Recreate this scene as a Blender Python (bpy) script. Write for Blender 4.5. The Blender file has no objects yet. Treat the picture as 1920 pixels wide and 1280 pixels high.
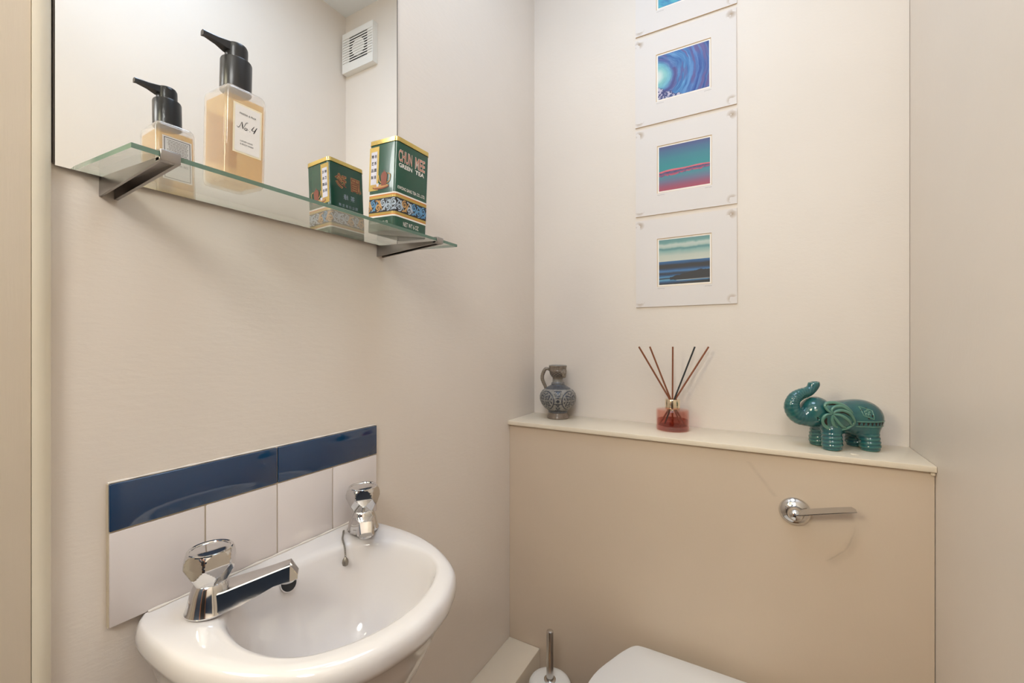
import bpy, bmesh, math, random
import numpy as np
from mathutils import Vector, Matrix
random.seed(4); rng = np.random.default_rng(7)
SC = bpy.context.scene
COL = SC.collection

# ------------------------------------------------------------------ camera, world, exposure
CAM_X, CAM_Z, YAW = 0.65, 1.20, math.radians(29.9)
cd = bpy.data.cameras.new('camera'); cd.sensor_width = 36.0; cd.lens = 811.0 / 1920 * 36.0
cd.shift_y = -3.0 / 1920; cd.clip_start = 0.01
cam = bpy.data.objects.new('camera', cd); COL.objects.link(cam)
cam.location = (CAM_X, 0, CAM_Z); cam.rotation_euler = (math.pi / 2, 0, YAW)
SC.camera = cam
w = bpy.data.worlds.new('world'); SC.world = w; w.use_nodes = True
w.node_tree.nodes['Background'].inputs[0].default_value = (0.9, 0.92, 1, 1)
w.node_tree.nodes['Background'].inputs[1].default_value = 0.01
vs = SC.view_settings
vs.view_transform = 'Standard'; vs.look = 'None'; vs.gamma = 1; vs.use_curve_mapping = False
vs.exposure = 0.10
LAMP_POS = (0.43, 0.56, 2.61); LAMP_STRENGTH, LAMP_COLOR = 5.5, (0.78, 1.0, 1.28, 1)
HALL_FILL_LAMPS = [((0.70, -0.70, 2.0), 18.5, (1.0, 1.0, 0.97, 1), 'added unseen white globe lamp filling the room through the doorway'),
              ((-0.10, -0.50, 1.7), 17.0, (1.08, 1.0, 0.70, 1), 'added unseen low warm globe lamp filling the room from the hallway')]

# ------------------------------------------------------------------ room numbers (metres)
W, D, H = 0.9386, 1.279, 2.61          # width (x), back wall (y), ceiling
DOOR_Y0, DOOR_Y1 = 0.035, 0.135        # thickness of the wall the doorway is cut in
LEDGE_Z, LEDGE_Y, PANEL_Y = 0.961, 1.105, 1.116
YC = 0.3905                              # middle of the wash basin

# ------------------------------------------------------------------ helpers
def lin(r, g, b):
    f = lambda c: (c / 255) / 12.92 if c / 255 <= 0.04045 else ((c / 255 + 0.055) / 1.055) ** 2.4
    return (f(r), f(g), f(b), 1.0)

def new_mat(name):
    m = bpy.data.materials.new(name); m.use_nodes = True
    nt = m.node_tree
    return m, nt, nt.nodes['Principled BSDF']

def pmat(name, col, rough=0.5, metal=0.0, trans=0.0, ior=1.45, coat=0.0, noise=0.0, nscale=20, bump=0.0, bscale=60, emit=None, estr=0, spec=0.5):
    m, nt, b = new_mat(name)
    b.inputs['Base Color'].default_value = col
    b.inputs['Roughness'].default_value = rough
    b.inputs['Metallic'].default_value = metal
    b.inputs['Transmission Weight'].default_value = trans
    b.inputs['IOR'].default_value = ior
    b.inputs['Coat Weight'].default_value = coat
    b.inputs['Specular IOR Level'].default_value = spec
    if emit:
        b.inputs['Emission Color'].default_value = emit; b.inputs['Emission Strength'].default_value = estr
    tc = nt.nodes.new('ShaderNodeTexCoord')
    if noise:
        n = nt.nodes.new('ShaderNodeTexNoise'); n.inputs['Scale'].default_value = nscale; n.inputs['Detail'].default_value = 4
        nt.links.new(tc.outputs['Object'], n.inputs['Vector'])
        mx = nt.nodes.new('ShaderNodeMix'); mx.data_type = 'RGBA'
        mx.inputs['A'].default_value = tuple(c * (1 - noise) for c in col[:3]) + (1,)
        mx.inputs['B'].default_value = tuple(min(1, c * (1 + noise)) for c in col[:3]) + (1,)
        nt.links.new(n.outputs['Fac'], mx.inputs['Factor']); nt.links.new(mx.outputs['Result'], b.inputs['Base Color'])
    if bump:
        n2 = nt.nodes.new('ShaderNodeTexNoise'); n2.inputs['Scale'].default_value = bscale; n2.inputs['Detail'].default_value = 5
        nt.links.new(tc.outputs['Object'], n2.inputs['Vector'])
        bp = nt.nodes.new('ShaderNodeBump'); bp.inputs['Strength'].default_value = bump; bp.inputs['Distance'].default_value = 0.002
        nt.links.new(n2.outputs['Fac'], bp.inputs['Height']); nt.links.new(bp.outputs['Normal'], b.inputs['Normal'])
    return m

def paint_mat(name, col, stretch=(1, 1, 1), scuff=None, rough=0.42):
    """hand-painted emulsion: faint mottling plus brush / roller relief"""
    m, nt, b = new_mat(name)
    N, L = nt.nodes.new, nt.links.new
    tc = N('ShaderNodeTexCoord')
    mp = N('ShaderNodeMapping'); mp.inputs['Scale'].default_value = stretch; L(tc.outputs['Object'], mp.inputs['Vector'])
    n1 = N('ShaderNodeTexNoise'); n1.inputs['Scale'].default_value = 5; n1.inputs['Detail'].default_value = 5; L(tc.outputs['Object'], n1.inputs['Vector'])
    mx = N('ShaderNodeMix'); mx.data_type = 'RGBA'
    mx.inputs['A'].default_value = tuple(c * 0.965 for c in col[:3]) + (1,); mx.inputs['B'].default_value = tuple(min(1, c * 1.03) for c in col[:3]) + (1,)
    L(n1.outputs['Fac'], mx.inputs['Factor'])
    out = mx.outputs['Result']
    if scuff:
        out = scuff(nt, tc, out)
    L(out, b.inputs['Base Color'])
    b.inputs['Roughness'].default_value = rough; b.inputs['Specular IOR Level'].default_value = 0.35
    n2 = N('ShaderNodeTexNoise'); n2.inputs['Scale'].default_value = 90; n2.inputs['Detail'].default_value = 6; n2.inputs['Roughness'].default_value = 0.6
    L(mp.outputs['Vector'], n2.inputs['Vector'])
    n3 = N('ShaderNodeTexNoise'); n3.inputs['Scale'].default_value = 9; n3.inputs['Detail'].default_value = 2; L(tc.outputs['Object'], n3.inputs['Vector'])
    ad = N('ShaderNodeMath'); ad.operation = 'MULTIPLY_ADD'; ad.inputs[1].default_value = 2.5
    L(n3.outputs['Fac'], ad.inputs[0]); L(n2.outputs['Fac'], ad.inputs[2])
    bp = N('ShaderNodeBump'); bp.inputs['Strength'].default_value = 0.09; bp.inputs['Distance'].default_value = 0.004
    L(ad.outputs[0], bp.inputs['Height']); L(bp.outputs['Normal'], b.inputs['Normal'])
    return m

def tag(o, label=None, cat=None, group=None, kind=None):
    if label: o['label'] = label
    if cat: o['category'] = cat
    if group: o['group'] = group
    if kind: o['kind'] = kind
    return o

def empty(name, loc=(0, 0, 0), rot=(0, 0, 0)):
    o = bpy.data.objects.new(name, None); COL.objects.link(o); o.location = loc; o.rotation_euler = rot
    o.empty_display_size = 0.02
    return o

def link(name, me, mat=None, parent=None, smooth=False, loc=None, rot=None):
    if mat is not None:
        me.materials.clear()
        for mm in (mat if isinstance(mat, (list, tuple)) else [mat]): me.materials.append(mm)
    if smooth:
        me.polygons.foreach_set('use_smooth', [True] * len(me.polygons))
    o = bpy.data.objects.new(name, me); COL.objects.link(o)
    if parent is not None: o.parent = parent
    if loc is not None: o.location = loc
    if rot is not None: o.rotation_euler = rot
    return o

def mesh(verts, faces, name='m'):
    me = bpy.data.meshes.new(name); me.from_pydata([tuple(v) for v in verts], [], [tuple(f) for f in faces]); me.update()
    return me

def autosmooth(me, ang=35):
    bm = bmesh.new(); bm.from_mesh(me)
    bmesh.ops.recalc_face_normals(bm, faces=bm.faces)
    for f in bm.faces: f.smooth = True
    for e in bm.edges:
        if len(e.link_faces) == 2 and e.calc_face_angle(0) > math.radians(ang): e.smooth = False
    bm.to_mesh(me); bm.free()
    return me

def bm_box(bm, x0, x1, y0, y1, z0, z1):
    v = [bm.verts.new(p) for p in ((x0,y0,z0),(x1,y0,z0),(x1,y1,z0),(x0,y1,z0),(x0,y0,z1),(x1,y0,z1),(x1,y1,z1),(x0,y1,z1))]
    for f in ((3,2,1,0),(4,5,6,7),(0,1,5,4),(1,2,6,5),(2,3,7,6),(3,0,4,7)): bm.faces.new([v[i] for i in f])

def boxes(name, lst, mat, parent=None, bevel=0.0, seg=2):
    """one solid made of axis-aligned boxes that belong together"""
    bm = bmesh.new()
    for b in lst: bm_box(bm, *b)
    if bevel: bmesh.ops.bevel(bm, geom=bm.edges[:], offset=bevel, segments=seg, profile=0.5, affect='EDGES')
    me = bpy.data.meshes.new(name); bm.to_mesh(me); bm.free()
    if bevel: autosmooth(me, 50)
    return link(name, me, mat, parent)

def lathe(prof, seg=48, closed_ends=True):
    vs_, fs = [], []
    for r, z in prof:
        for k in range(seg):
            a = 2 * math.pi * k / seg; vs_.append((r * math.cos(a), r * math.sin(a), z))
    n = len(prof)
    for i in range(n - 1):
        for k in range(seg):
            k2 = (k + 1) % seg; fs.append((i*seg+k, i*seg+k2, (i+1)*seg+k2, (i+1)*seg+k))
    if closed_ends:
        fs.append(tuple(reversed(range(seg)))); fs.append(tuple(range((n-1)*seg, n*seg)))
    return vs_, fs

def lathe_obj(name, prof, mat, parent=None, seg=48, loc=None, rot=None, ang=35, closed=True):
    me = mesh(*lathe(prof, seg, closed), name); autosmooth(me, ang)
    return link(name, me, mat, parent, loc=loc, rot=rot)

def tube(path, rad, seg=12, flat=1.0):
    path = [Vector(p) for p in path]; n = len(path)
    rad = rad if isinstance(rad, (list, tuple)) else [rad] * n
    vs_, fs = [], []; up = None
    for i, p in enumerate(path):
        t = (path[min(i+1, n-1)] - path[max(i-1, 0)]).normalized()
        if up is None: up = Vector((0, 0, 1)) if abs(t.z) < 0.9 else Vector((0, 1, 0))
        a = t.cross(up).normalized(); b = a.cross(t).normalized(); up = b
        for k in range(seg):
            q = 2 * math.pi * k / seg
            vs_.append(p + a * math.cos(q) * rad[i] + b * math.sin(q) * rad[i] * flat)
    for i in range(n - 1):
        for k in range(seg):
            k2 = (k + 1) % seg; fs.append((i*seg+k, i*seg+k2, (i+1)*seg+k2, (i+1)*seg+k))
    fs.append(tuple(reversed(range(seg)))); fs.append(tuple(range((n-1)*seg, n*seg)))
    return vs_, fs

def tube_obj(name, path, rad, mat, parent=None, seg=12, flat=1.0, loc=None):
    me = mesh(*tube(path, rad, seg, flat), name); autosmooth(me, 50)
    return link(name, me, mat, parent, loc=loc)

def spline(pts, n=40, closed=False):
    P = [np.array(p, float) for p in pts]; m = len(P); out = []
    segs = m if closed else m - 1
    per = max(2, n // segs)
    for i in range(segs):
        p1, p2 = P[i], P[(i + 1) % m]
        p0 = P[(i - 1) % m] if (closed or i > 0) else 2 * p1 - p2
        p3 = P[(i + 2) % m] if (closed or i < m - 2) else 2 * p2 - p1
        for k in range(per):
            t = k / per
            out.append(0.5 * ((2*p1) + (-p0+p2)*t + (2*p0-5*p1+4*p2-p3)*t*t + (-p0+3*p1-3*p2+p3)*t**3))
    if not closed: out.append(P[-1])
    return out

def frame(origin, ux, uy):
    """4x4 placing local x along ux, y along uy"""
    ux, uy = Vector(ux).normalized(), Vector(uy).normalized(); uz = ux.cross(uy)
    m = Matrix.Identity(4)
    for i in range(3): m[i][0], m[i][1], m[i][2], m[i][3] = ux[i], uy[i], uz[i], origin[i]
    return m

def text_mesh(body, size=1.0, offset=0.0):
    c = bpy.data.curves.new('t', 'FONT'); c.body = body; c.size = size; c.offset = offset; c.resolution_u = 3
    o = bpy.data.objects.new('t', c); COL.objects.link(o)
    bpy.context.view_layer.update()
    me = bpy.data.meshes.new_from_object(o.evaluated_get(bpy.context.evaluated_depsgraph_get()))
    bpy.data.objects.remove(o); bpy.data.curves.remove(c)
    return me

def text(name, body, box, M, mat, parent, offset=0.0):
    """flat print: lettering fitted into box=(x0,x1,y0,y1) of the plane M"""
    me = text_mesh(body, 1.0, offset)
    co = np.array([v.co[:] for v in me.vertices]); lo, hi = co.min(0), co.max(0)
    x0, x1, y0, y1 = box
    for v in me.vertices:
        u = (v.co.x - lo[0]) / max(hi[0]-lo[0], 1e-6); q = (v.co.y - lo[1]) / max(hi[1]-lo[1], 1e-6)
        v.co = M @ Vector((x0 + u*(x1-x0), y0 + q*(y1-y0), 0))
    return link(name, me, mat, parent)

def flat_poly(name, polys, M, mat, parent, z=0.0):
    vs_, fs = [], []
    for poly in polys:
        b = len(vs_); vs_ += [M @ Vector((p[0], p[1], z)) for p in poly]; fs.append(tuple(range(b, b+len(poly))))
    return link(name, mesh(vs_, fs, name), mat, parent)

def ribbon(pts, wd):
    """closed outline quads of a flat pen stroke; wd number or list"""
    n = len(pts); wd = wd if isinstance(wd, (list, tuple)) else [wd] * n
    L_, R_ = [], []
    for i in range(n):
        a, b = np.array(pts[max(i-1, 0)], float), np.array(pts[min(i+1, n-1)], float)
        t = b - a; t = t / (np.linalg.norm(t) + 1e-9); nn = np.array([-t[1], t[0]])
        L_.append(np.array(pts[i]) + nn * wd[i] / 2); R_.append(np.array(pts[i]) - nn * wd[i] / 2)
    return [[L_[i], R_[i], R_[i+1], L_[i+1]] for i in range(n-1)]

# ---- signed-distance modelling (for the ceramic elephant)
def sd_ell(P, c, r):
    p = P - np.array(c); r = np.array(r)
    k0 = np.sqrt(((p / r) ** 2).sum(-1)); k1 = np.sqrt(((p / r**2) ** 2).sum(-1)) + 1e-9
    return k0 * (k0 - 1) / k1
def sd_cap(P, a, b, ra, rb):
    a, b = np.array(a, float), np.array(b, float)
    ab = b - a; t = np.clip(((P - a) @ ab) / (ab @ ab + 1e-12), 0, 1)
    return np.linalg.norm(P - (a + t[..., None] * ab), axis=-1) - (ra + (rb - ra) * t)
def smin(a, b, k):
    h = np.clip(0.5 + 0.5 * (b - a) / k, 0, 1)
    return b + (a - b) * h - k * h * (1 - h)
def surface_nets(fn, lo, hi, h):
    lo, hi = np.array(lo), np.array(hi)
    n = np.ceil((hi - lo) / h).astype(int) + 1
    ax = [lo[i] + h * np.arange(n[i]) for i in range(3)]
    G = np.stack(np.meshgrid(*ax, indexing='ij'), -1)
    F = fn(G)
    ins = F < 0
    cs = [ins[i:n[0]-1+i, j:n[1]-1+j, k:n[2]-1+k] for i in (0,1) for j in (0,1) for k in (0,1)]
    cnt = sum(c.astype(int) for c in cs)
    act = (cnt > 0) & (cnt < 8)
    idx = -np.ones(act.shape, int); ids = np.argwhere(act); idx[act] = np.arange(len(ids))
    acc = np.zeros((len(ids), 3)); num = np.zeros(len(ids))
    corners = [(i,j,k) for i in (0,1) for j in (0,1) for k in (0,1)]
    for a in corners:
        for d in range(3):
            if a[d] == 1: continue
            b = list(a); b[d] = 1
            fa = F[ids[:,0]+a[0], ids[:,1]+a[1], ids[:,2]+a[2]]; fb = F[ids[:,0]+b[0], ids[:,1]+b[1], ids[:,2]+b[2]]
            m = (fa < 0) != (fb < 0)
            t = np.where(m, fa / np.where(m, fa - fb, 1), 0)
            p = np.array(a)[None].repeat(len(ids), 0).astype(float); p[:, d] += t
            acc[m] += p[m]; num[m] += 1
    V = lo + h * (ids + acc / np.maximum(num, 1)[:, None])
    faces = []
    for d in range(3):
        e, f = [(1,2),(2,0),(0,1)][d]
        sl = [slice(1, -1)] * 3; sl[d] = slice(0, n[d]-1)
        s2 = list(sl); s2[d] = slice(1, n[d])
        A, B = ins[tuple(sl)], ins[tuple(s2)]
        for flip, msk in ((False, A & ~B), (True, ~A & B)):
            q = np.argwhere(msk); off = np.array([1,1,1]); off[d] = 0; q = q + off
            def cell(de, df):
                c = q.copy(); c[:, e] += de; c[:, f] += df
                return idx[c[:,0], c[:,1], c[:,2]]
            quad = np.stack([cell(-1,-1), cell(0,-1), cell(0,0), cell(-1,0)], 1)
            if flip: quad = quad[:, ::-1]
            faces.append(quad)
    Fq = np.concatenate(faces); Fq = Fq[(Fq >= 0).all(1)]
    return V, Fq
def fast_mesh(V, Q, name='m'):
    me = bpy.data.meshes.new(name)
    me.vertices.add(len(V)); me.vertices.foreach_set('co', np.ascontiguousarray(V, dtype=np.float32).ravel())
    me.loops.add(Q.size); me.loops.foreach_set('vertex_index', np.ascontiguousarray(Q, dtype=np.int32).ravel())
    me.polygons.add(len(Q)); me.polygons.foreach_set('loop_start', np.arange(0, Q.size, Q.shape[1], dtype=np.int32))
    me.update(calc_edges=True); me.validate()
    return me

# ------------------------------------------------------------------ materials
WALL_C = lin(228, 217, 206)
def scuff_nodes(nt, tc, col):
    """grey rub marks swept by fingers round the flush lever, and a drip stain"""
    N, L = nt.nodes.new, nt.links.new
    sep = N('ShaderNodeSeparateXYZ'); L(tc.outputs['Object'], sep.inputs[0])
    def mth(op, a, b=None, c=None):
        n = N('ShaderNodeMath'); n.operation = op
        for i, v in enumerate((a, b, c)):
            if v is None: continue
            if isinstance(v, (int, float)): n.inputs[i].default_value = v
            else: L(v, n.inputs[i])
        return n.outputs[0]
    dx = mth('SUBTRACT', sep.outputs[0], 0.709); dz = mth('SUBTRACT', sep.outputs[2], 0.828)
    r = mth('SQRT', mth('ADD', mth('MULTIPLY', dx, dx), mth('MULTIPLY', dz, dz)))
    nz = N('ShaderNodeTexNoise'); nz.inputs['Scale'].default_value = 45; nz.inputs['Detail'].default_value = 4; L(tc.outputs['Object'], nz.inputs['Vector'])
    rr = mth('ADD', r, mth('MULTIPLY', mth('SUBTRACT', nz.outputs['Fac'], 0.5), 0.008))
    ang = mth('ARCTAN2', dz, dx)
    def band(r0, wd):
        return mth('SUBTRACT', 1.0, mth('MINIMUM', 1.0, mth('DIVIDE', mth('ABSOLUTE', mth('SUBTRACT', rr, r0)), wd)))
    am = mth('MULTIPLY', mth('MINIMUM', 1.0, mth('MAXIMUM', 0.0, mth('MULTIPLY', mth('SUBTRACT', -0.05, ang), 2.5))), mth('MINIMUM', 1.0, mth('MAXIMUM', 0.0, mth('MULTIPLY', mth('ADD', ang, 1.02), 9.0))))
    mk = mth('ADD', mth('MULTIPLY', band(0.109, 0.0025), 0.22), mth('MULTIPLY', band(0.113, 0.014), 0.16))
    mk = mth('MULTIPLY', mth('MULTIPLY', mk, am), mth('ADD', 0.35, nz.outputs['Fac']))
    # long faint drip line running from the ledge towards the lever
    l = mth('ABSOLUTE', mth('ADD', mth('MULTIPLY', mth('SUBTRACT', sep.outputs[0], 0.665), 0.80), mth('MULTIPLY', mth('SUBTRACT', sep.outputs[2], 0.872), 0.60)))
    lm = mth('SUBTRACT', 1.0, mth('MINIMUM', 1.0, mth('DIVIDE', l, 0.006)))
    lm = mth('MULTIPLY', lm, mth('MULTIPLY', mth('GREATER_THAN', sep.outputs[2], 0.855), mth('LESS_THAN', sep.outputs[2], 0.925)))
    lm = mth('MULTIPLY', lm, mth('MULTIPLY', nz.outputs['Fac'], 0.22))
    fac = mth('MINIMUM', 1.0, mth('ADD', mk, lm))
    mx = N('ShaderNodeMix'); mx.data_type = 'RGBA'; mx.inputs['B'].default_value = lin(110, 92, 76)
    L(fac, mx.inputs['Factor']); L(col, mx.inputs['A'])
    return mx.outputs['Result']

M_WALL = paint_mat('wall_paint', WALL_C, (1, 0.5, 1.6))
M_WALL_R = paint_mat('wall_paint_roller', WALL_C, (1, 1.4, 0.7))
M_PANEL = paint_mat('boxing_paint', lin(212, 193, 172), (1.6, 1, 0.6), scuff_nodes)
M_LEDGE = paint_mat('ledge_gloss', lin(233, 219, 198), (0.4, 2, 1), rough=0.3)
M_JAMB = paint_mat('jamb_paint', lin(207, 192, 172), (2.2, 2.2, 0.12))
M_BEAD = paint_mat('bead_gloss', lin(236, 225, 203), (2, 2, 0.15), rough=0.3)
M_CEIL = pmat('ceiling_white', lin(240, 240, 240), 0.8)
M_FLOOR = pmat('floor_vinyl', lin(150, 118, 88), 0.45, noise=0.2, nscale=8)
M_HALLFLOOR = pmat('hall_dark_carpet', lin(58, 52, 50), 0.9, noise=0.3, nscale=6)
M_DOORWOOD = pmat('oak_door', lin(170, 110, 60), 0.4, noise=0.25, nscale=5)
M_NAVY = pmat('navy_hall_paint', lin(44, 56, 76), 0.6)
M_DARK = pmat('dark_void', (0.012, 0.012, 0.014, 1), 0.6)
M_CHROME = pmat('chrome', (0.70, 0.69, 0.68, 1), 0.09, 1.0, noise=0.12, nscale=60, bump=0.02, bscale=80)
M_STEEL = pmat('brushed_steel', (0.56, 0.54, 0.52, 1), 0.24, 1.0)
M_BRKT = pmat('satin_bracket', (0.36, 0.34, 0.33, 1), 0.28, 1.0)
M_CERAMIC = pmat('white_ceramic', lin(220, 214, 212), 0.1, coat=0.4)
M_TILEW = pmat('white_tile_glaze', lin(224, 215, 212), 0.12, noise=0.025, nscale=14, bump=0.05, bscale=14)
M_GROUT = pmat('grout', lin(205, 190, 166), 0.9, noise=0.12, nscale=90)
M_CAULK = pmat('caulk', lin(226, 217, 208), 0.5, bump=0.3, bscale=140)
M_PLASTIC = pmat('white_plastic', lin(236, 232, 226), 0.35)
M_SEAT = pmat('toilet_seat_plastic', lin(236, 233, 230), 0.2)
M_BLACKP = pmat('black_plastic', (0.016, 0.016, 0.018, 1), 0.28, bump=0.03)
M_PAPER = pmat('label_paper', lin(236, 231, 226), 0.6)
M_PAPEREDGE = pmat('label_border', lin(238, 228, 200), 0.6)
M_INK = pmat('ink_black', lin(40, 38, 40), 0.6)
M_INKGREY = pmat('ink_pencil', lin(140, 130, 124), 0.7)
M_GOLD = pmat('gold_tin', (0.62, 0.48, 0.17, 1), 0.22, 1.0)
M_GOLDFLAT = pmat('gold_print', lin(186, 158, 84), 0.35, 0.3)
M_PALEGOLD = pmat('pale_gold_metal', (0.86, 0.74, 0.55, 1), 0.14, 1.0)
M_GREEN = pmat('tin_green', lin(14, 74, 56), 0.22, coat=0.3)
M_TWHITE = pmat('print_white', lin(232, 230, 222), 0.4)
M_TORANGE = pmat('print_orange', lin(203, 125, 52), 0.4)
M_TRED = pmat('print_brown_red', lin(136, 74, 54), 0.4)
M_CHUN = pmat('print_terracotta', lin(196, 126, 102), 0.4)
M_TPALE = pmat('print_pale_blue', lin(176, 190, 204), 0.4)
M_TBLUE = pmat('print_blue', lin(96, 148, 188), 0.4)
M_TTAN = pmat('print_tan', lin(196, 152, 96), 0.4)
M_TBLACK = pmat('print_black', lin(26, 28, 34), 0.35)
M_TLILAC = pmat('print_lilac_white', lin(214, 212, 226), 0.4)
M_REED = pmat('reed_brown', lin(134, 78, 50), 0.7, noise=0.25, nscale=120)
M_REEDB = pmat('reed_black', lin(48, 48, 48), 0.7)
M_RUST = pmat('tarnished_chain', (0.30, 0.27, 0.23, 1), 0.4, 1.0)
M_PUTTY = pmat('paint_blob', lin(233, 220, 200), 0.5)

def clear_mat(name, tint, rough_white=0.0, ior=1.5):
    """clear glass that lets light straight through: transparent + Fresnel gloss (+ a frosted share)"""
    m = bpy.data.materials.new(name); m.use_nodes = True; nt = m.node_tree; nt.nodes.clear()
    N, L = nt.nodes.new, nt.links.new
    out = N('ShaderNodeOutputMaterial'); tr = N('ShaderNodeBsdfTransparent'); tr.inputs[0].default_value = tint
    gl = N('ShaderNodeBsdfGlossy'); gl.inputs['Roughness'].default_value = 0.02; gl.inputs['Color'].default_value = (0.97, 0.97, 0.97, 1)
    geo = N('ShaderNodeNewGeometry'); ma = N('ShaderNodeMath'); ma.operation = 'MULTIPLY_ADD'
    ma.inputs[1].default_value = 1/ior - ior; ma.inputs[2].default_value = ior; L(geo.outputs['Backfacing'], ma.inputs[0])
    fr = N('ShaderNodeFresnel'); L(ma.outputs[0], fr.inputs['IOR'])
    base = tr.outputs[0]
    if rough_white:
        df = N('ShaderNodeBsdfPrincipled'); df.inputs['Base Color'].default_value = (0.9, 0.88, 0.86, 1); df.inputs['Roughness'].default_value = 0.25
        tl = N('ShaderNodeBsdfTranslucent'); tl.inputs[0].default_value = (0.92, 0.9, 0.88, 1)
        m1 = N('ShaderNodeMixShader'); m1.inputs[0].default_value = 0.5; L(df.outputs[0], m1.inputs[1]); L(tl.outputs[0], m1.inputs[2])
        m2 = N('ShaderNodeMixShader'); m2.inputs[0].default_value = rough_white; L(tr.outputs[0], m2.inputs[1]); L(m1.outputs[0], m2.inputs[2]); base = m2.outputs[0]
    mx = N('ShaderNodeMixShader'); L(fr.outputs[0], mx.inputs[0]); L(base, mx.inputs[1]); L(gl.outputs[0], mx.inputs[2]); L(mx.outputs[0], out.inputs[0])
    return m
def liquid_mat(name, tint, body, share):
    m = bpy.data.materials.new(name); m.use_nodes = True; nt = m.node_tree; nt.nodes.clear()
    N, L = nt.nodes.new, nt.links.new
    out = N('ShaderNodeOutputMaterial'); tr = N('ShaderNodeBsdfTransparent'); tr.inputs[0].default_value = tint
    df = N('ShaderNodeBsdfDiffuse'); df.inputs[0].default_value = body; tl = N('ShaderNodeBsdfTranslucent'); tl.inputs[0].default_value = body
    m1 = N('ShaderNodeMixShader'); L(df.outputs[0], m1.inputs[1]); L(tl.outputs[0], m1.inputs[2])
    m2 = N('ShaderNodeMixShader'); m2.inputs[0].default_value = share; L(tr.outputs[0], m2.inputs[1]); L(m1.outputs[0], m2.inputs[2]); L(m2.outputs[0], out.inputs[0])
    return m
M_SHELF = clear_mat('shelf_glass', (0.965, 0.985, 0.97, 1))
M_SHELFEDGE = pmat('shelf_glass_edge', lin(100, 130, 116), 0.15, trans=0.2, ior=1.5)
M_FROST = clear_mat('frosted_bottle', (0.97, 0.96, 0.95, 1), 0.30, 1.4)
M_SOAP = liquid_mat('amber_soap', lin(246, 226, 182), lin(240, 208, 152), 0.22)
M_PINK = clear_mat('pink_glass', lin(251, 232, 227), 0.0, 1.5)
M_PINKBASE = clear_mat('pink_glass_thick', lin(242, 192, 188), 0.15, 1.5)
M_OIL = liquid_mat('pink_oil', lin(244, 206, 196), lin(212, 124, 110), 0.14)
M_BLUEGLASS = pmat('blue_tile_glass', lin(12, 54, 92), 0.05, coat=1.0, noise=0.05, nscale=20)

def mirror_mat():
    m, nt, b = new_mat('mirror_silver')
    b.inputs['Base Color'].default_value = (0.95, 0.955, 0.955, 1); b.inputs['Metallic'].default_value = 1; b.inputs['Roughness'].default_value = 0.0
    return m
M_MIRROR = mirror_mat()
M_MIRROREDGE = pmat('mirror_edge', lin(78, 70, 62), 0.3)

def attr_mat(name, rough=0.5, coat=0.0, bump=0):
    m, nt, b = new_mat(name)
    a = nt.nodes.new('ShaderNodeAttribute'); a.attribute_name = 'Col'
    nt.links.new(a.outputs['Color'], b.inputs['Base Color']); b.inputs['Roughness'].default_value = rough; b.inputs['Coat Weight'].default_value = coat
    return m
M_PRINT = attr_mat('art_print', 0.45)
M_STONEWARE = attr_mat('salt_glaze', 0.35, 0.15)

def set_col(me, rgb_lin):
    at = me.color_attributes.new('Col', 'FLOAT_COLOR', 'POINT')
    c = np.ones((len(me.vertices), 4), np.float32); c[:, :3] = rgb_lin
    at.data.foreach_set('color', c.ravel())

# ------------------------------------------------------------------ the room
def struct(o): o['kind'] = 'structure'; return o
T = 0.12
struct(boxes('floor', [(-T, W+T, DOOR_Y0, D+T, -0.1, 0.0)], M_FLOOR))
struct(boxes('ceiling', [(-T, W+T, DOOR_Y0, D+T, H, H+0.1)], M_CEIL))
struct(boxes('wall_left', [(-T, 0, DOOR_Y1, D+T, 0, H)], M_WALL))
struct(boxes('wall_back', [(0, W-0.0007, D, D+T, 0, H)], M_WALL))       # hairline settlement crack at the right corner
struct(boxes('wall_right', [(W, W+T, DOOR_Y0, D+T, 0, H)], M_WALL_R))
struct(boxes('wall_front', [(-T, 0.0, DOOR_Y0, DOOR_Y1, 0, H), (0.86, W, DOOR_Y0, DOOR_Y1, 0, H), (0.0, 0.86, DOOR_Y0, DOOR_Y1, 2.10, H)], M_WALL))
# painted door lining whose far edge is finished with a rounded bead against the basin wall
struct(boxes('trim_1', [(0.0, 0.018, -0.02, DOOR_Y1, 0, 2.10)], M_JAMB))
n = 10
prof = [(0.0, DOOR_Y1)] + [(0.0195*math.cos(a), DOOR_Y1 + 0.0005 + 0.0175*math.sin(a)) for a in [i*math.pi/2/n for i in range(n+1)]]
vsb = [(x, y, z) for z in (0, H) for x, y in prof]; m_ = len(prof)
fb = [(i, (i+1) % m_, (i+1) % m_ + m_, i + m_) for i in range(m_)] + [tuple(reversed(range(m_))), tuple(range(m_, 2*m_))]
me = mesh(vsb, fb); autosmooth(me, 40); struct(link('trim_2', me, M_BEAD))
# hallway the doorway opens to (lights the room and shows in the chrome)
struct(boxes('floor_hallway', [(-1.3, 1.7, -1.45, DOOR_Y0, -0.1, 0.0)], M_HALLFLOOR))
struct(boxes('ceiling_hallway', [(-1.3, 1.7, -1.45, DOOR_Y0, 2.55, 2.65)], M_CEIL))
struct(boxes('wall_hallway_far', [(-1.3, 1.7, -1.45, -1.35, 0, 2.55)], M_NAVY))
struct(boxes('wall_hallway_left', [(-1.3, -1.2, -1.35, DOOR_Y0, 0, 2.55)], M_WALL))
struct(boxes('wall_hallway_right', [(1.6, 1.7, -1.35, DOOR_Y0, 0, 2.55)], M_WALL))
struct(boxes('wall_hallway_near', [(-1.2, -T, DOOR_Y0, DOOR_Y0+0.1, 0, 2.65), (W+T, 1.6, DOOR_Y0, DOOR_Y0+0.1, 0, 2.65), (-T, W+T, DOOR_Y0, DOOR_Y1, H, 2.7)], M_WALL))
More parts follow.
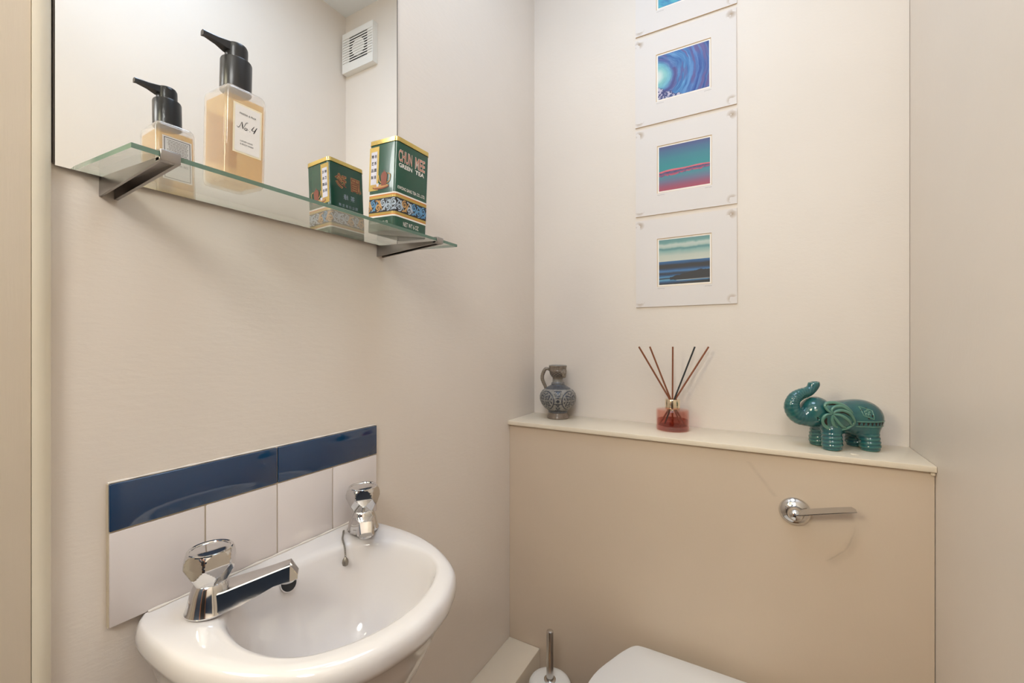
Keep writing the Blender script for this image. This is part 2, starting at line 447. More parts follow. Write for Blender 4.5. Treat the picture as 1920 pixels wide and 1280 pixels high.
struct(boxes('trim_3', [(-1.2, -1.19, -1.35, DOOR_Y0, 0, 1.25)], M_NAVY)); struct(boxes('trim_4', [(1.59, 1.6, -1.35, DOOR_Y0, 0, 1.25)], M_NAVY))  # navy dado added out of view so the tap sides reflect dark
hd = struct(boxes('door_1', [(-0.95, -0.2, -1.349, -1.32, 0, 2.0)], M_DOORWOOD))
boxes('door_panel', [(-0.85, -0.3, -1.32, -1.31, 0.2, 0.9)], M_DOORWOOD, hd, 0.004); boxes('door_panel', [(-0.85, -0.3, -1.32, -1.31, 1.05, 1.85)], M_DOORWOOD, hd, 0.004)
dk = struct(boxes('door_2', [(0.62, 1.4, -1.349, -1.345, 0, 2.0)], M_DARK))  # dark opening added out of view for a dark band in the chrome
boxes('door_frame', [(0.55, 0.62, -1.349, -1.32, 0, 2.07), (1.4, 1.47, -1.349, -1.32, 0, 2.07), (0.62, 1.4, -1.349, -1.32, 2.0, 2.07)], M_DOORWOOD, dk)

cl_ = tag(empty('ceiling_lamp', LAMP_POS), 'flat round daylight ceiling lamp above the wash basin', 'lamp')
em_ = pmat('lamp_opal', (0.9, 0.9, 0.9, 1), 0.4, emit=LAMP_COLOR, estr=LAMP_STRENGTH)
lathe_obj('base', [(0.320, -0.021), (0.330, -0.021), (0.332, -0.018), (0.332, -0.0004), (0.320, -0.0004)], M_PLASTIC, cl_, 64, closed=False)
lathe_obj('diffuser', [(0.003, -0.0202), (0.319, -0.0200), (0.319, -0.0190), (0.003, -0.0188)], em_, cl_, 64)
for pos_, st_, co_, lb_ in HALL_FILL_LAMPS:  # globe lamps added out of view in the hallway as fill light
    hp_ = tag(empty('added_fill_lamp', pos_), lb_, 'lamp')
    em_ = pmat('globe_opal', (0.9, 0.9, 0.9, 1), 0.4, emit=co_, estr=st_)
    lathe_obj('globe', [(0.002, -0.2)] + [(0.2*math.cos(a), 0.2*math.sin(a)) for a in np.linspace(-1.5, 1.42, 28)], em_, hp_, ang=80)
    lathe_obj('lamp_holder', [(0.03, 0.198), (0.03, 0.24), (0.012, 0.255)], M_PLASTIC, hp_, 24)
    tube_obj('flex', [(0, 0, 0.25), (0, 0, 2.548-pos_[2])], 0.003, M_PLASTIC, hp_, 8)

# boxing round the hidden cistern: front panel, ledge board, end block
bx = tag(empty('cistern_boxing', (0, PANEL_Y, 0)), 'cream painted boxing with a ledge behind the toilet', 'boxing')
def relbox(name, b, mat, par, bevel=0.0):
    o = par.location; return boxes(name, [(b[0]-o.x, b[1]-o.x, b[2]-o.y, b[3]-o.y, b[4]-o.z, b[5]-o.z)], mat, par, bevel)
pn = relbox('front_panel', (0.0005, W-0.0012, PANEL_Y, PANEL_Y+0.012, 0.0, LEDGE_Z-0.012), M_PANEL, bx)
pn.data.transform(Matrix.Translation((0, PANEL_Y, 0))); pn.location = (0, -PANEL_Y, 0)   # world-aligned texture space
relbox('ledge_board', (0.0, W-0.0004, LEDGE_Y, D-0.0005, LEDGE_Z-0.012, LEDGE_Z), M_LEDGE, bx, 0.0012)
relbox('end_block', (W-0.008, W-0.0005, LEDGE_Y+0.004, PANEL_Y, LEDGE_Z-0.020, LEDGE_Z-0.0122), M_LEDGE, bx, 0.003)
tag(boxes('pipe_boxing', [(0.0, 0.101, 0.32, PANEL_Y-0.0005, 0.0, 0.316)], M_LEDGE, None, 0.002), 'low cream pipe boxing running along the wall under the basin', 'boxing')

# ------------------------------------------------------------------ mirror
mz0, mz1, my0, my1 = 1.384, 2.10, 0.1535, 0.6515
mt = tag(empty('wall_mirror', (0, (my0+my1)/2, mz0)), 'frameless rectangular mirror on the wall above the basin', 'mirror')
hw = (my1-my0)/2
boxes('mirror_back', [(0.0003, 0.0050, -hw, hw, 0.003, mz1-mz0)], M_MIRROREDGE, mt)
boxes('mirror_glass', [(0.0051, 0.006, -hw+0.0014, hw-0.0030, 0.0, mz1-mz0-0.001)], M_MIRROR, mt)

# ------------------------------------------------------------------ glass shelf on two brackets
SY0, SY1, SX0, SX1 = 0.170, 0.662, 0.0066, 0.149
SZB, SZF, ST = 1.3885, 1.3815, 0.0048                        # top of the glass, back and front: it sags forward
TILT = math.atan2(SZB - SZF, SX1 - SX0)
def shelf_z(x): return SZB - (x - SX0) * math.tan(TILT)
sh = tag(empty('glass_shelf', (SX0, (SY0+SY1)/2, SZB), (0, TILT, 0)), 'clear green-edged glass shelf on two metal brackets below the mirror', 'shelf')
L_ = (SX1 - SX0) / math.cos(TILT); hl = (SY1 - SY0) / 2
bm = bmesh.new(); bm_box(bm, 0, L_, -hl, hl, -ST, 0); me = bpy.data.meshes.new('glass_panel'); bm.to_mesh(me); bm.free()
gp = link('glass_panel', me, [M_SHELF, M_SHELFEDGE], sh)
for p in me.polygons: p.material_index = 0 if (abs(p.normal.z) > 0.9 or p.normal.x < -0.9) else 1
def bracket(yc):
    hw_ = 0.0085
    vs_, fs = [], []
    def blade(y0, y1):
        b = len(vs_)
        for y in (y0, y1): vs_.extend([(0.001 - SX0, y, -ST-0.0002), (L_-0.001, y, -ST-0.0002), (L_-0.001, y, -ST-0.0035), (0.001-SX0, y, -ST-0.0215)])
        fs.extend([(b+0,b+1,b+2,b+3), (b+7,b+6,b+5,b+4), (b+0,b+4,b+5,b+1), (b+1,b+5,b+6,b+2), (b+2,b+6,b+7,b+3), (b+3,b+7,b+4,b+0)])
    blade(yc-hw_, yc-hw_+0.0025); blade(yc+hw_-0.0035, yc+hw_)
    b = len(vs_)                                             # web that ties the two blades together right under the glass
    for y in (yc-hw_+0.0025, yc+hw_-0.0035): vs_.extend([(0.001-SX0, y, -ST-0.0002), (L_-0.001, y, -ST-0.0002), (L_-0.001, y, -ST-0.002), (0.001-SX0, y, -ST-0.006)])
    fs.extend([(b+0,b+1,b+2,b+3), (b+7,b+6,b+5,b+4), (b+0,b+4,b+5,b+1), (b+1,b+5,b+6,b+2), (b+2,b+6,b+7,b+3), (b+3,b+7,b+4,b+0)])
    me = mesh(vs_, fs); autosmooth(me, 30)
    o = link('bracket', me, M_BRKT, sh)
    boxes('clip', [(L_+0.0002, L_+0.0025, yc-hw_, yc+hw_, -ST-0.0035, 0.0022), (L_-0.008, L_+0.0002, yc-hw_, yc+hw_, 0.0002, 0.0022), (L_-0.008, L_+0.0002, yc-hw_, yc+hw_, -ST-0.0035, -ST-0.0002)], M_BRKT, o, 0.0004)
for yb in (0.200, 0.609): bracket(yb - (SY0+SY1)/2)

# ------------------------------------------------------------------ hand wash bottle
def rrect(hx, hy, r, n=6):
    out = []
    for cx, cy, a0 in ((hx-r, hy-r, 0), (-hx+r, hy-r, 90), (-hx+r, -hy+r, 180), (hx-r, -hy+r, 270)):
        for k in range(n+1):
            a = math.radians(a0 + 90*k/n); out.append((cx + r*math.cos(a), cy + r*math.sin(a)))
    return out
def loft(rings):
    vs_ = [p for r in rings for p in r]; m = len(rings[0]); fs = []
    for i in range(len(rings)-1):
        for k in range(m):
            k2 = (k+1) % m; fs.append((i*m+k, i*m+k2, (i+1)*m+k2, (i+1)*m+k))
    fs.append(tuple(reversed(range(m)))); fs.append(tuple(range((len(rings)-1)*m, len(rings)*m)))
    return vs_, fs
BX, BY = 0.090, 0.2895
bt = tag(empty('soap_bottle', (BX, BY, shelf_z(BX)+0.0012), (0, TILT*0.8, 0)), 'amber hand wash bottle with black pump standing on the glass shelf', 'bottle')
hx, hy = 0.0276, 0.0236
def ring(s, z, r=0.006, n=6): return [(x, y, z) for x, y in rrect(hx-s, hy-s, max(r-s*0.3, 0.001), n)]
outer = [ring(0.006, 0.0), ring(0.002, 0.0008), ring(0.0004, 0.004), ring(0, 0.010), ring(0, 0.104), ring(0.0007, 0.1085), ring(0.003, 0.1120), ring(0.008, 0.1142), ring(0.0105, 0.1150)]
me = mesh(*loft(outer)); autosmooth(me, 50); link('bottle_body', me, M_FROST, bt)
liq = [ring(0.006, 0.0035), ring(0.0022, 0.006), ring(0.0018, 0.012), ring(0.0018, 0.1005), ring(0.0018, 0.1010)]
me = mesh(*loft(liq)); autosmooth(me, 50); link('soap', me, M_SOAP, bt)
lb = frame((hx+0.0003, 0, 0), (0, 1, 0), (0, 0, 1))          # front label on the +x face
lab = flat_poly('front_label', [[(-0.0165, 0.035), (0.0165, 0.035), (0.0165, 0.0925), (-0.0165, 0.0925)]], lb, M_PAPEREDGE, bt)
lb2 = frame((hx+0.0005, 0, 0), (0, 1, 0), (0, 0, 1))
flat_poly('label_field', [[(-0.0145, 0.037), (0.0145, 0.037), (0.0145, 0.0905), (-0.0145, 0.0905)]], lb2, M_PAPER, lab)
lb3 = frame((hx+0.0007, 0, 0), (0, 1, 0), (0, 0, 1))
text('lettering', 'FREESIA & PEAR', (-0.0095, 0.0095, 0.0805, 0.0825), lb3, M_INK, lab)
text('lettering', 'LUXURY HAND', (-0.0085, 0.0060, 0.0490, 0.0507), lb3, M_INK, lab)
text('lettering', '& BODY WASH', (-0.0085, 0.0068, 0.0455, 0.0472), lb3, M_INK, lab)
# "No.4" in copperplate strokes
def stroke(pts, w0, w1): 
    p = spline(pts, 24); n = len(p); return ribbon([q for q in p], [w0 + (w1-w0)*math.sin(math.pi*i/(n-1)) for i in range(n)])
S = []
S += stroke([(-12.3, 65.6), (-11.8, 64.6), (-10.6, 64.4), (-9.0, 66.5), (-7.4, 70.5), (-6.6, 72.0)], 0.25, 0.5)
S += stroke([(-6.6, 72.0), (-6.3, 69), (-5.9, 65.8), (-5.5, 64.2)], 0.4, 1.2)
S += stroke([(-5.5, 64.2), (-3.9, 68), (-2.2, 72.0), (-0.8, 73.2), (0.4, 73.0)], 0.25, 0.5)
S += stroke([(-1.6, 66.6), (-3.0, 66.2), (-3.6, 64.8), (-2.6, 63.8), (-1.2, 64.8), (-0.9, 66.3), (-1.6, 66.6)], 0.4, 0.7)
S += stroke([(-1.2, 65.6), (-0.2, 64.9), (0.8, 65.4)], 0.25, 0.3)
S += stroke([(2.3, 64.0), (2.9, 64.3)], 0.7, 0.8)
S += stroke([(7.6, 72.0), (6.0, 69.4), (4.6, 66.9), (6.4, 66.4), (9.4, 67.2)], 0.35, 0.8)
S += stroke([(10.8, 71.6), (9.2, 68.6), (7.6, 65.0), (6.9, 63.2)], 0.6, 1.1)
flat_poly('script_numeral', [[(p[0]*0.001, p[1]*0.001) for p in q] for q in S], lb3, M_INK, lab)
bk = frame((-hx-0.0003, 0, 0), (0, -1, 0), (0, 0, 1)); bk2 = frame((-hx-0.0005, 0, 0), (0, -1, 0), (0, 0, 1)); bk3 = frame((-hx-0.0007, 0, 0), (0, -1, 0), (0, 0, 1))
lab2 = flat_poly('back_label', [[(-0.0175, 0.033), (0.0175, 0.033), (0.0175, 0.0925), (-0.0175, 0.0925)]], bk, M_PAPER, bt)
bo = [(-0.0155, 0.035, 0.0155, 0.0357), (-0.0155, 0.0898, 0.0155, 0.0905), (-0.0155, 0.035, -0.0148, 0.0905), (0.0148, 0.035, 0.0155, 0.0905)]
flat_poly('label_border', [[(a, b), (c, b), (c, d), (a, d)] for a, b, c, d in bo], bk2, M_INK, lab2)
ln = []
for i in range(13):                                            # fine print too small to read
    y = 0.0868 - i*0.0021; x = -0.0128 + (i % 3)*0.0006; x1 = 0.0125 - random.random()*0.003
    while x < x1:
        e = min(x + random.uniform(0.0012, 0.004), x1); ln.append([(x, y), (e, y), (e, y+0.0008), (x, y+0.0008)]); x = e + 0.0005
flat_poly('fine_print', ln, bk2, M_INKGREY, lab2)['kind'] = 'stuff'
text('lettering', '250 ml', (-0.0128, -0.002, 0.054, 0.0572), bk2, M_INK, lab2)
pu = lathe_obj('pump', [(0.0166, 0.1151), (0.0168, 0.1165), (0.0168, 0.1505), (0.0160, 0.1525), (0.0125, 0.1532), (0.0122, 0.1536), (0.0122, 0.165), (0.0121, 0.1685), (0.0108, 0.1712), (0.007, 0.1728), (0.001, 0.1732)], M_BLACKP, bt, 40, ang=30)
noz = []
for d, hw_, zb, zt in ((0.004, 0.0075, 0.1600, 0.1727), (0.0125, 0.0062, 0.1605, 0.1712), (0.022, 0.0044, 0.1628, 0.1700), (0.034, 0.0034, 0.1640, 0.1694), (0.0375, 0.0033, 0.1632, 0.1692)):
    noz.append([(x, -d, z) for x, z in ((-hw_, zb), (hw_, zb), (hw_, zt-0.0015), (hw_*0.6, zt), (-hw_*0.6, zt), (-hw_, zt-0.0015))])
me = mesh(*loft(noz)); autosmooth(me, 40); link('nozzle', me, M_BLACKP, pu)
lathe_obj('collar_ring', [(0.0123, 0.1534), (0.0128, 0.1537), (0.0128, 0.1542), (0.0123, 0.1544)], M_FROST, pu, 32, closed=False)

# ------------------------------------------------------------------ tea tin
TX, TY = 0.0855, 0.5695; tx, ty, tz = 0.0325, 0.0405, 0.157
tn = tag(empty('tea_tin', (TX, TY, shelf_z(TX)+0.0012), (0, TILT, 0)), 'dark green and gold tea tin on the right end of the glass shelf', 'tin')
def tring(g, z, r=0.006): return [(x, y, z) for x, y in rrect(tx+g, ty+g, r+g, 6)]
me = mesh(*loft([tring(-0.0008, 0), tring(0, 0.0006), tring(0, 0.1478), tring(-0.0008, 0.1484)])); autosmooth(me, 40)
link('tin_body', me, M_GREEN, tn)
me = mesh(*loft([tring(0.0009, 0.1486), tring(0.0011, 0.1492), tring(0.0009, 0.1500), tring(0.0006, 0.1502), tring(0.0006, 0.1560), tring(-0.001, 0.157), tring(-0.004, 0.1571)])); autosmooth(me, 40)
link('tin_lid', me, M_GOLD, tn)
def peri(n=260, g=0.0003):
    """walk round the tin wall: list of (x, y) and arc length"""
    p = rrect(tx+g, ty+g, 0.006+g, 8); p = [np.array(q) for q in p] + [np.array(p[0])]
    s = [0.0]
    for a, b in zip(p, p[1:]): s.append(s[-1] + np.linalg.norm(b-a))
    return p, s
PP, PS = peri()
def wall_pt(s, z, g=0.0):
    s = s % PS[-1]
    i = max(k for k in range(len(PS)-1) if PS[k] <= s + 1e-12)
    t = (s - PS[i]) / max(PS[i+1]-PS[i], 1e-9); a, b = PP[i], PP[i+1]; q = a + (b-a)*t
    d = b - a; nrm = np.array([d[1], -d[0]]) / (np.linalg.norm(d)+1e-12)
    return (q[0]+nrm[0]*g, q[1]+nrm[1]*g, z)
def wrap_band(name, z0, z1, mat, g=0.0):
    vs_, fs = [], []; m = len(PP)-1
    for i in range(m):
        p = PP[i]; q = wall_pt(PS[i]+1e-7, z0, g); vs_ += [q, (q[0], q[1], z1)]
    for i in range(m): j = (i+1) % m; fs.append((2*i, 2*j, 2*j+1, 2*i+1))
    return link(name, mesh(vs_, fs), mat, tn)
for nm, z0, z1, mt_ in (('stripe', 0.0620, 0.0645, M_TWHITE), ('stripe', 0.0598, 0.0620, M_TORANGE), ('stripe', 0.0560, 0.0598, M_GOLDFLAT), ('scroll_band', 0.0320, 0.0560, M_TBLACK), ('stripe', 0.0282, 0.0320, M_GOLDFLAT), ('stripe', 0.0266, 0.0282, M_TORANGE), ('stripe', 0.0240, 0.0266, M_TWHITE)):
    wrap_band(nm, z0, z1, mt_)
# curling cloud scrolls in the band
cols = [M_TPALE, M_TBLUE, M_TTAN, M_TPALE, M_TTAN]
per = PS[-1]; ncell = 24; polys = {m.name: [] for m in cols}
for i in range(ncell):
    s0 = (i + 0.5) * per / ncell; up = 1 if i % 2 else -1; m = cols[(i // 2) % 5 if i % 3 else (i // 2 + 1) % 5]
    r0 = 0.0062; zc = 0.044 + up*0.0036
    sp = [(s0 + up*r0*(1-k/34)*math.cos(k*0.34 + 1.2), zc + up*r0*(1-k/34)*math.sin(k*0.34 + 1.2)) for k in range(31)]
    polys[m.name] += ribbon(sp, [0.0012 + 0.0016*math.sin(math.pi*min(1, k/30+0.15)) for k in range(31)])
    s1 = s0 + per/ncell*0.5                                     # leaf tongues linking curl to curl
    tg = spline([(s0 - 0.006, 0.044 - up*0.0098), (s0 + 0.001, 0.044 - up*0.0068), (s1, 0.044 - up*0.001), (s1 + 0.005, 0.044 + up*0.009)], 16)
    polys[m.name] += ribbon([tuple(q) for q in tg], [0.0008 + 0.003*math.sin(math.pi*k/(len(tg)-1)) for k in range(len(tg))])
    for q in range(2):
        cx, cz = s0 + (q-0.5)*0.008, 0.044 + up*(-0.0085 + 0.001*q)
        polys[m.name].append([(cx + 0.0017*math.cos(a), cz + 0.0013*math.sin(a)) for a in [2*math.pi*k/8 for k in range(8)]])
for j, m in enumerate([M_TPALE, M_TBLUE, M_TTAN]):
    vs_, fs = [], []
    for q in polys[m.name]:
        b = len(vs_); vs_ += [wall_pt(p[0], min(max(p[1], 0.0328), 0.0552), 0.0002 + 0.0001*j) for p in q]; fs.append(tuple(range(b, b+len(q))))
    link('scroll_pattern', mesh(vs_, fs), m, tn)['kind'] = 'stuff'
fr = lambda g: frame((tx+g, 0, 0), (0, 1, 0), (0, 0, 1))      # front (+x) face
text('lettering', 'CHUN', (-0.0362, -0.0040, 0.1160, 0.1365), fr(0.0004), M_TWHITE, tn, 0.03)
text('lettering', 'CHUN', (-0.0356, -0.0046, 0.1167, 0.1358), fr(0.0006), M_CHUN, tn)
text('lettering', 'MEE', (0.0036, 0.0290, 0.1160, 0.1365), fr(0.0004), M_TWHITE, tn, 0.03)
text('lettering', 'MEE', (0.0042, 0.0284, 0.1167, 0.1358), fr(0.0006), M_CHUN, tn)
text('lettering', 'GREEN', (-0.0350, -0.0030, 0.1070, 0.1140), fr(0.0004), M_TWHITE, tn, 0.03)
text('lettering', 'TEA', (0.0045, 0.0275, 0.1070, 0.1140), fr(0.0004), M_TWHITE, tn, 0.03)
text('lettering', 'KWONG SANG TEA CO., LTD.', (-0.0360, 0.0315, 0.0695, 0.0758), fr(0.0004), M_TWHITE, tn, 0.01)
text('lettering', 'NET WT 6 OZ', (-0.0200, 0.0180, 0.0105, 0.0180), fr(0.0004), M_TWHITE, tn)
sd = lambda g: frame((0, -ty-g, 0), (1, 0, 0), (0, 0, 1))     # side (-y) face
def rect(a, b, c, d): return [[(a, c), (b, c), (b, d), (a, d)]]
flat_poly('scroll_panel', rect(-0.0310, -0.0085, 0.0705, 0.1450), sd(0.0003), M_GOLDFLAT, tn)
flat_poly('panel_field', rect(-0.0268, -0.0125, 0.0810, 0.1370), sd(0.0005), M_TLILAC, tn)
for c, (xx, chars) in enumerate(((-0.0188, '名茶國造'), (-0.0258, '精選品製'))):
    for r_, ch in enumerate(chars):
        z_ = 0.1262 - r_*0.0118; text('character', ch, (xx, xx+0.0054, z_, z_+0.0056), sd(0.0007), M_INK, tn, 0.015)
# painted teapot, cups and tray
el = lambda cx, cz, rx, rz, n=20: [(cx + rx*math.cos(2*math.pi*k/n), cz + rz*math.sin(2*math.pi*k/n)) for k in range(n)]
flat_poly('painted_tray', [el(-0.002, 0.0755, 0.0195, 0.0040)], sd(0.0006), M_TRED, tn)
flat_poly('painted_tray_top', [el(-0.002, 0.0768, 0.0180, 0.0030)], sd(0.0007), M_TTAN, tn)
flat_poly('painted_teapot', [[(-0.0005, 0.077), (0.0115, 0.077), (0.0130, 0.094), (0.0105, 0.0985), (0.0065, 0.1005), (0.0055, 0.1040), (0.0045, 0.1005), (0.0005, 0.0985), (-0.0020, 0.094)]], sd(0.0009), M_TRED, tn)
hp = spline([(0.0125, 0.081), (0.0185, 0.084), (0.0195, 0.094), (0.0135, 0.0965)], 16); hs = spline([(-0.001, 0.082), (-0.0055, 0.087), (-0.0075, 0.0955)], 12)
flat_poly('painted_handle', ribbon([tuple(q) for q in hp], 0.0016), sd(0.0009), M_TTAN, tn); flat_poly('painted_spout', ribbon([tuple(q) for q in hs], 0.0016), sd(0.0009), M_TTAN, tn)
flat_poly('painted_cup', [[(-0.0115, 0.0765), (-0.0070, 0.0765), (-0.0060, 0.0820), (-0.0125, 0.0820)]], sd(0.0009), M_TLILAC, tn)
flat_poly('painted_cup', [[(-0.0185, 0.0745), (-0.0140, 0.0745), (-0.0130, 0.0800), (-0.0195, 0.0800)]], sd(0.0009), M_TTAN, tn)
text('lettering', 'KWONG SANG TEA CO., LTD.', (-0.0240, 0.0180, 0.0125, 0.0172), sd(0.0004), M_TWHITE, tn)
bkf = lambda g: frame((-tx-g, 0, 0), (0, -1, 0), (0, 0, 1))   # back (-x) face, seen in the mirror
text('character', '珍', (0.0020, 0.0290, 0.1020, 0.1310), bkf(0.0003), M_TTAN, tn, 0.05); text('character', '珍', (0.0030, 0.0280, 0.1030, 0.1300), bkf(0.0005), M_TRED, tn, 0.005)
text('character', '眉', (-0.0330, -0.0080, 0.1020, 0.1310), bkf(0.0003), M_TTAN, tn, 0.05); text('character', '眉', (-0.0320, -0.0090, 0.1030, 0.1300), bkf(0.0005), M_TRED, tn, 0.005)
text('character', '綠', (-0.0005, 0.0100, 0.0830, 0.0935), bkf(0.0004), M_TPALE, tn); text('character', '茶', (-0.0160, -0.0060, 0.0830, 0.0935), bkf(0.0004), M_TPALE, tn)
for k, ch in enumerate('廣生茶行公司'): text('character', ch, (0.0160-k*0.0078, 0.0215-k*0.0078, 0.0680, 0.0735), bkf(0.0004), M_TPALE, tn)

# ------------------------------------------------------------------ tiled splashback
ys0 = 0.198; th = 0.0075
sp_ = tag(empty('tile_splashback', (0, ys0, 0.871)), 'splashback of white tiles topped by blue glass tiles', 'splashback')
boxes('grout_bed', [(0.0003, 0.0055, -0.0005, 0.3975, 0.0005, 0.1640)], M_GROUT, sp_)
for k in range(4): boxes('white_tile', [(0.0006, th, 0.0006+k*0.0992, 0.0980+k*0.0992, 0.0, 0.1078)], M_TILEW, sp_, 0.0012)
for k in range(2): boxes('blue_glass_tile', [(0.0006, th+0.0006, 0.0002+k*0.1984, 0.1970+k*0.1984, 0.1098, 0.1640)], M_BLUEGLASS, sp_, 0.0010)
tube_obj('sealant_bead', [(0.0030, y, 0.1648) for y in np.linspace(0, 0.396, 30)], [0.0014 + 0.0006*math.sin(i*2.3) for i in range(30)], M_CAULK, sp_, 8)

# ------------------------------------------------------------------ wash basin
NA = 160
def half_outline(pts):
    full = [(x, -y) for x, y in pts] + [(x, y) for x, y in reversed(pts[:-1])]
    return full
def polar(outline, c, closed_back):
    dense = spline(outline, 600, closed=False)
    dense = [np.array(p) for p in dense]
    if closed_back: dense += [dense[-1] + (dense[0]-dense[-1])*t for t in np.linspace(0, 1, 60)]
    A = np.array([math.atan2(p[1]-c[1], p[0]-c[0]) for p in dense]); R = np.array([math.hypot(p[0]-c[0], p[1]-c[1]) for p in dense])
    o = np.argsort(A); A, R = A[o], R[o]
    q = np.linspace(-math.pi, math.pi, NA, endpoint=False)
    r = np.interp(q, A, R, period=2*math.pi)
    return np.stack([c[0] + r*np.cos(q), c[1] + r*np.sin(q)], 1)
OUT = polar(half_outline([(0.0082, .166), (.020, .1730), (.060, .1765), (.12, .1755), (.17, .166), (.22, .146), (.266, .114), (.293, .069), (.3035, .027), (.3065, 0)]), (0.15, 0), True)
inn = [(.0500, 0), (.0520, .040), (.0600, .080), (.0740, .104), (.10, .121), (.15, .1300), (.195, .125), (.230, .107), (.254, .074), (.268, .036), (.2715, 0)]
INN = polar([(x, -y) for x, y in inn] + [(x, y) for x, y in reversed(inn)][1:], (0.15, 0), False)
INN[:, 1] += 0.004
DR = np.array([0.150, 0.004])
rings = []
def add(P, z):
    z = z + 0.004*np.clip((0.035 - P[:, 0]) / 0.03, 0, 1)**2 if np.isscalar(z) and z > 0.8655 else z
    rings.append(np.column_stack([P, np.full(NA, z) if np.isscalar(z) else z]))
def osc(sx, sy): 
    P = OUT.copy(); P[:, 0] = 0.0082 + (P[:, 0]-0.0082)*sx; P[:, 1] *= sy; return P
for sx, sy, z in ((.36, .42, .625), (.50, .52, .640), (.68, .68, .690), (.83, .81, .750), (.915, .90, .802), (.945, .935, .828), (.965, .957, .8335), (.990, .987, .838), (1, 1, .846), (1, 1, .8545), (.994, .993, .8615), (.980, .978, .8662), (.960, .958, .8682)): add(osc(sx, sy), z)
o9 = osc(.960, .958)
for t, z in ((.35, .8682), (.7, .8675), (.9, .8662)): add(o9*(1-t) + INN*t, z)
for s, z in ((1.0, .8630), (.975, .8560), (.948, .8430), (.91, .8200), (.85, .7880), (.75, .7550), (.58, .7300), (.36, .7190), (.17, .7150)): add(DR + (INN-DR)*s + (np.array([0.15,0])-DR)*0, z)
Vb = np.concatenate(rings); nr = len(rings); fs = []
for i in range(nr-1):
    for k in range(NA):
        k2 = (k+1) % NA; fs.append((i*NA+k, i*NA+k2, (i+1)*NA+k2, (i+1)*NA+k))
fs.append(tuple(reversed(range(NA)))); fs.append(tuple(range((nr-1)*NA, nr*NA)))
ba = tag(empty('wash_basin', (0, YC, 0)), 'small white ceramic hand basin fixed to the wall under the tiles', 'basin')
me = mesh(Vb, fs); autosmooth(me, 60); link('basin_bowl', me, M_CERAMIC, ba)
lathe_obj('waste', [(0.022, 0), (0.021, 0.002), (0.016, 0.003), (0.015, 0.001), (0.002, 0.0005)], M_CHROME, ba, 32, loc=(DR[0], DR[1], 0.7152))
ov = lathe_obj('overflow', [(0.0128, 0), (0.0124, 0.0012), (0.0102, 0.0012), (0.0098, 0.0)], M_CERAMIC, ba, 32, loc=(0.0555, -0.008, 0.8475), rot=(0, math.radians(68), 0), closed=False)
lathe_obj('overflow_hole', [(0.0115, 0.0), (0.0115, 0.0014), (0.002, 0.0015)], M_DARK, ov, 32)
tube_obj('sealant', [(0.0092, y, 0.8722) for y in np.linspace(-0.157, 0.158, 30)], [0.0016 + 0.0006*math.sin(i*1.7) for i in range(30)], M_CAULK, ba, 8)

# ------------------------------------------------------------------ pillar taps
def make_tap(loc, ang, label, reach=1.0):
    t = tag(empty('pillar_tap', loc, (0, 0, ang)), label, 'tap', 'chrome pillar taps on the basin')
    lathe_obj('tap_base', [(0.0245, 0), (0.0262, 0.0008), (0.0266, 0.0025), (0.0252, 0.005), (0.0232, 0.014), (0.0208, 0.024), (0.0180, 0.0310), (0.0165, 0.0345), (0.014, 0.036)], M_CHROME, t, 48, ang=40)
    secs = []
    for x, hw_, zb, zt in ((0.0, .0235, .0010, .0235), (.020, .0222, .0015, .0262), (.040, .0190, .0050, .0298), (.060, .0162, .0120, .0335), (.078, .0142, .0185, .0370), (.090, .0134, .0200, .0395), (.0985, .0130, .0202, .0412), (.1085, .0110, .0215, .0270)):
        q = hw_*0.80
        secs.append([(x*reach, y, z) for y, z in ((-hw_*.90, zb), (hw_*.90, zb), (hw_, zb+.0012), (q, zt-.0014), (q-.0012, zt-.0002), (q*.4, zt+.0004), (-q*.4, zt+.0004), (-q+.0012, zt-.0002), (-q, zt-.0014), (-hw_, zb+.0012))])
    me = mesh(*loft(secs)); autosmooth(me, 18)
    spt = link('spout', me, M_CHROME, t)
    lathe_obj('outlet', [(0.0092, 0.017), (0.0095, 0.0175), (0.0095, 0.022), (0.006, 0.0225)], M_CHROME, spt, 24, loc=(0.094*reach, 0, 0))
    # faceted handle: a bulging barrel with six big ground flats, tapering to top and bottom
    NS, NZ = 120, 44; vs_, fs = [], []
    for i in range(NZ+1):
        z = i / NZ; zz = 0.0345 + 0.0385*z
        R = float(np.interp(z, [0, .06, .3, .52, .72, .92, 1], [.0180, .0192, .0248, .0280, .0282, .0262, .0246]))
        for k in range(NS):
            a = 2*math.pi*k/NS
            aa = (a + math.pi/6) % (math.pi/3) - math.pi/6; ab = a % (math.pi/3) - math.pi/6
            up_ = (0.0250 - 0.0030*max(0, z-.62)) / math.cos(aa)              # upright flats
            dn_ = (0.0248 + 0.020*(z-.42)) / math.cos(ab)                     # lower flats, staggered and leaning in
            r = min(R, up_, dn_ if z < .62 else 9)
            vs_.append((r*math.cos(a), r*math.sin(a), zz))
    for i in range(NZ):
        for k in range(NS):
            k2 = (k+1) % NS; fs.append((i*NS+k, i*NS+k2, (i+1)*NS+k2, (i+1)*NS+k))
    fs.append(tuple(reversed(range(NS)))); fs.append(tuple(range(NZ*NS, (NZ+1)*NS)))
    me = mesh(vs_, fs); autosmooth(me, 14); kn = link('handle', me, M_CHROME, t)
    lathe_obj('handle_cap', [(0.0246, 0.0728), (0.0243, 0.0743), (0.0232, 0.0750), (0.0214, 0.0745), (0.0208, 0.0734), (0.0200, 0.0733), (0.0160, 0.0741), (0.009, 0.0746), (0.001, 0.0747)], M_CHROME, kn, 48, ang=25)
    return t
make_tap((0.0615, 0.2770, 0.8690), math.atan2(0.78, 0.625), 'chrome pillar tap on the left of the basin, spout seen side-on', 0.90)
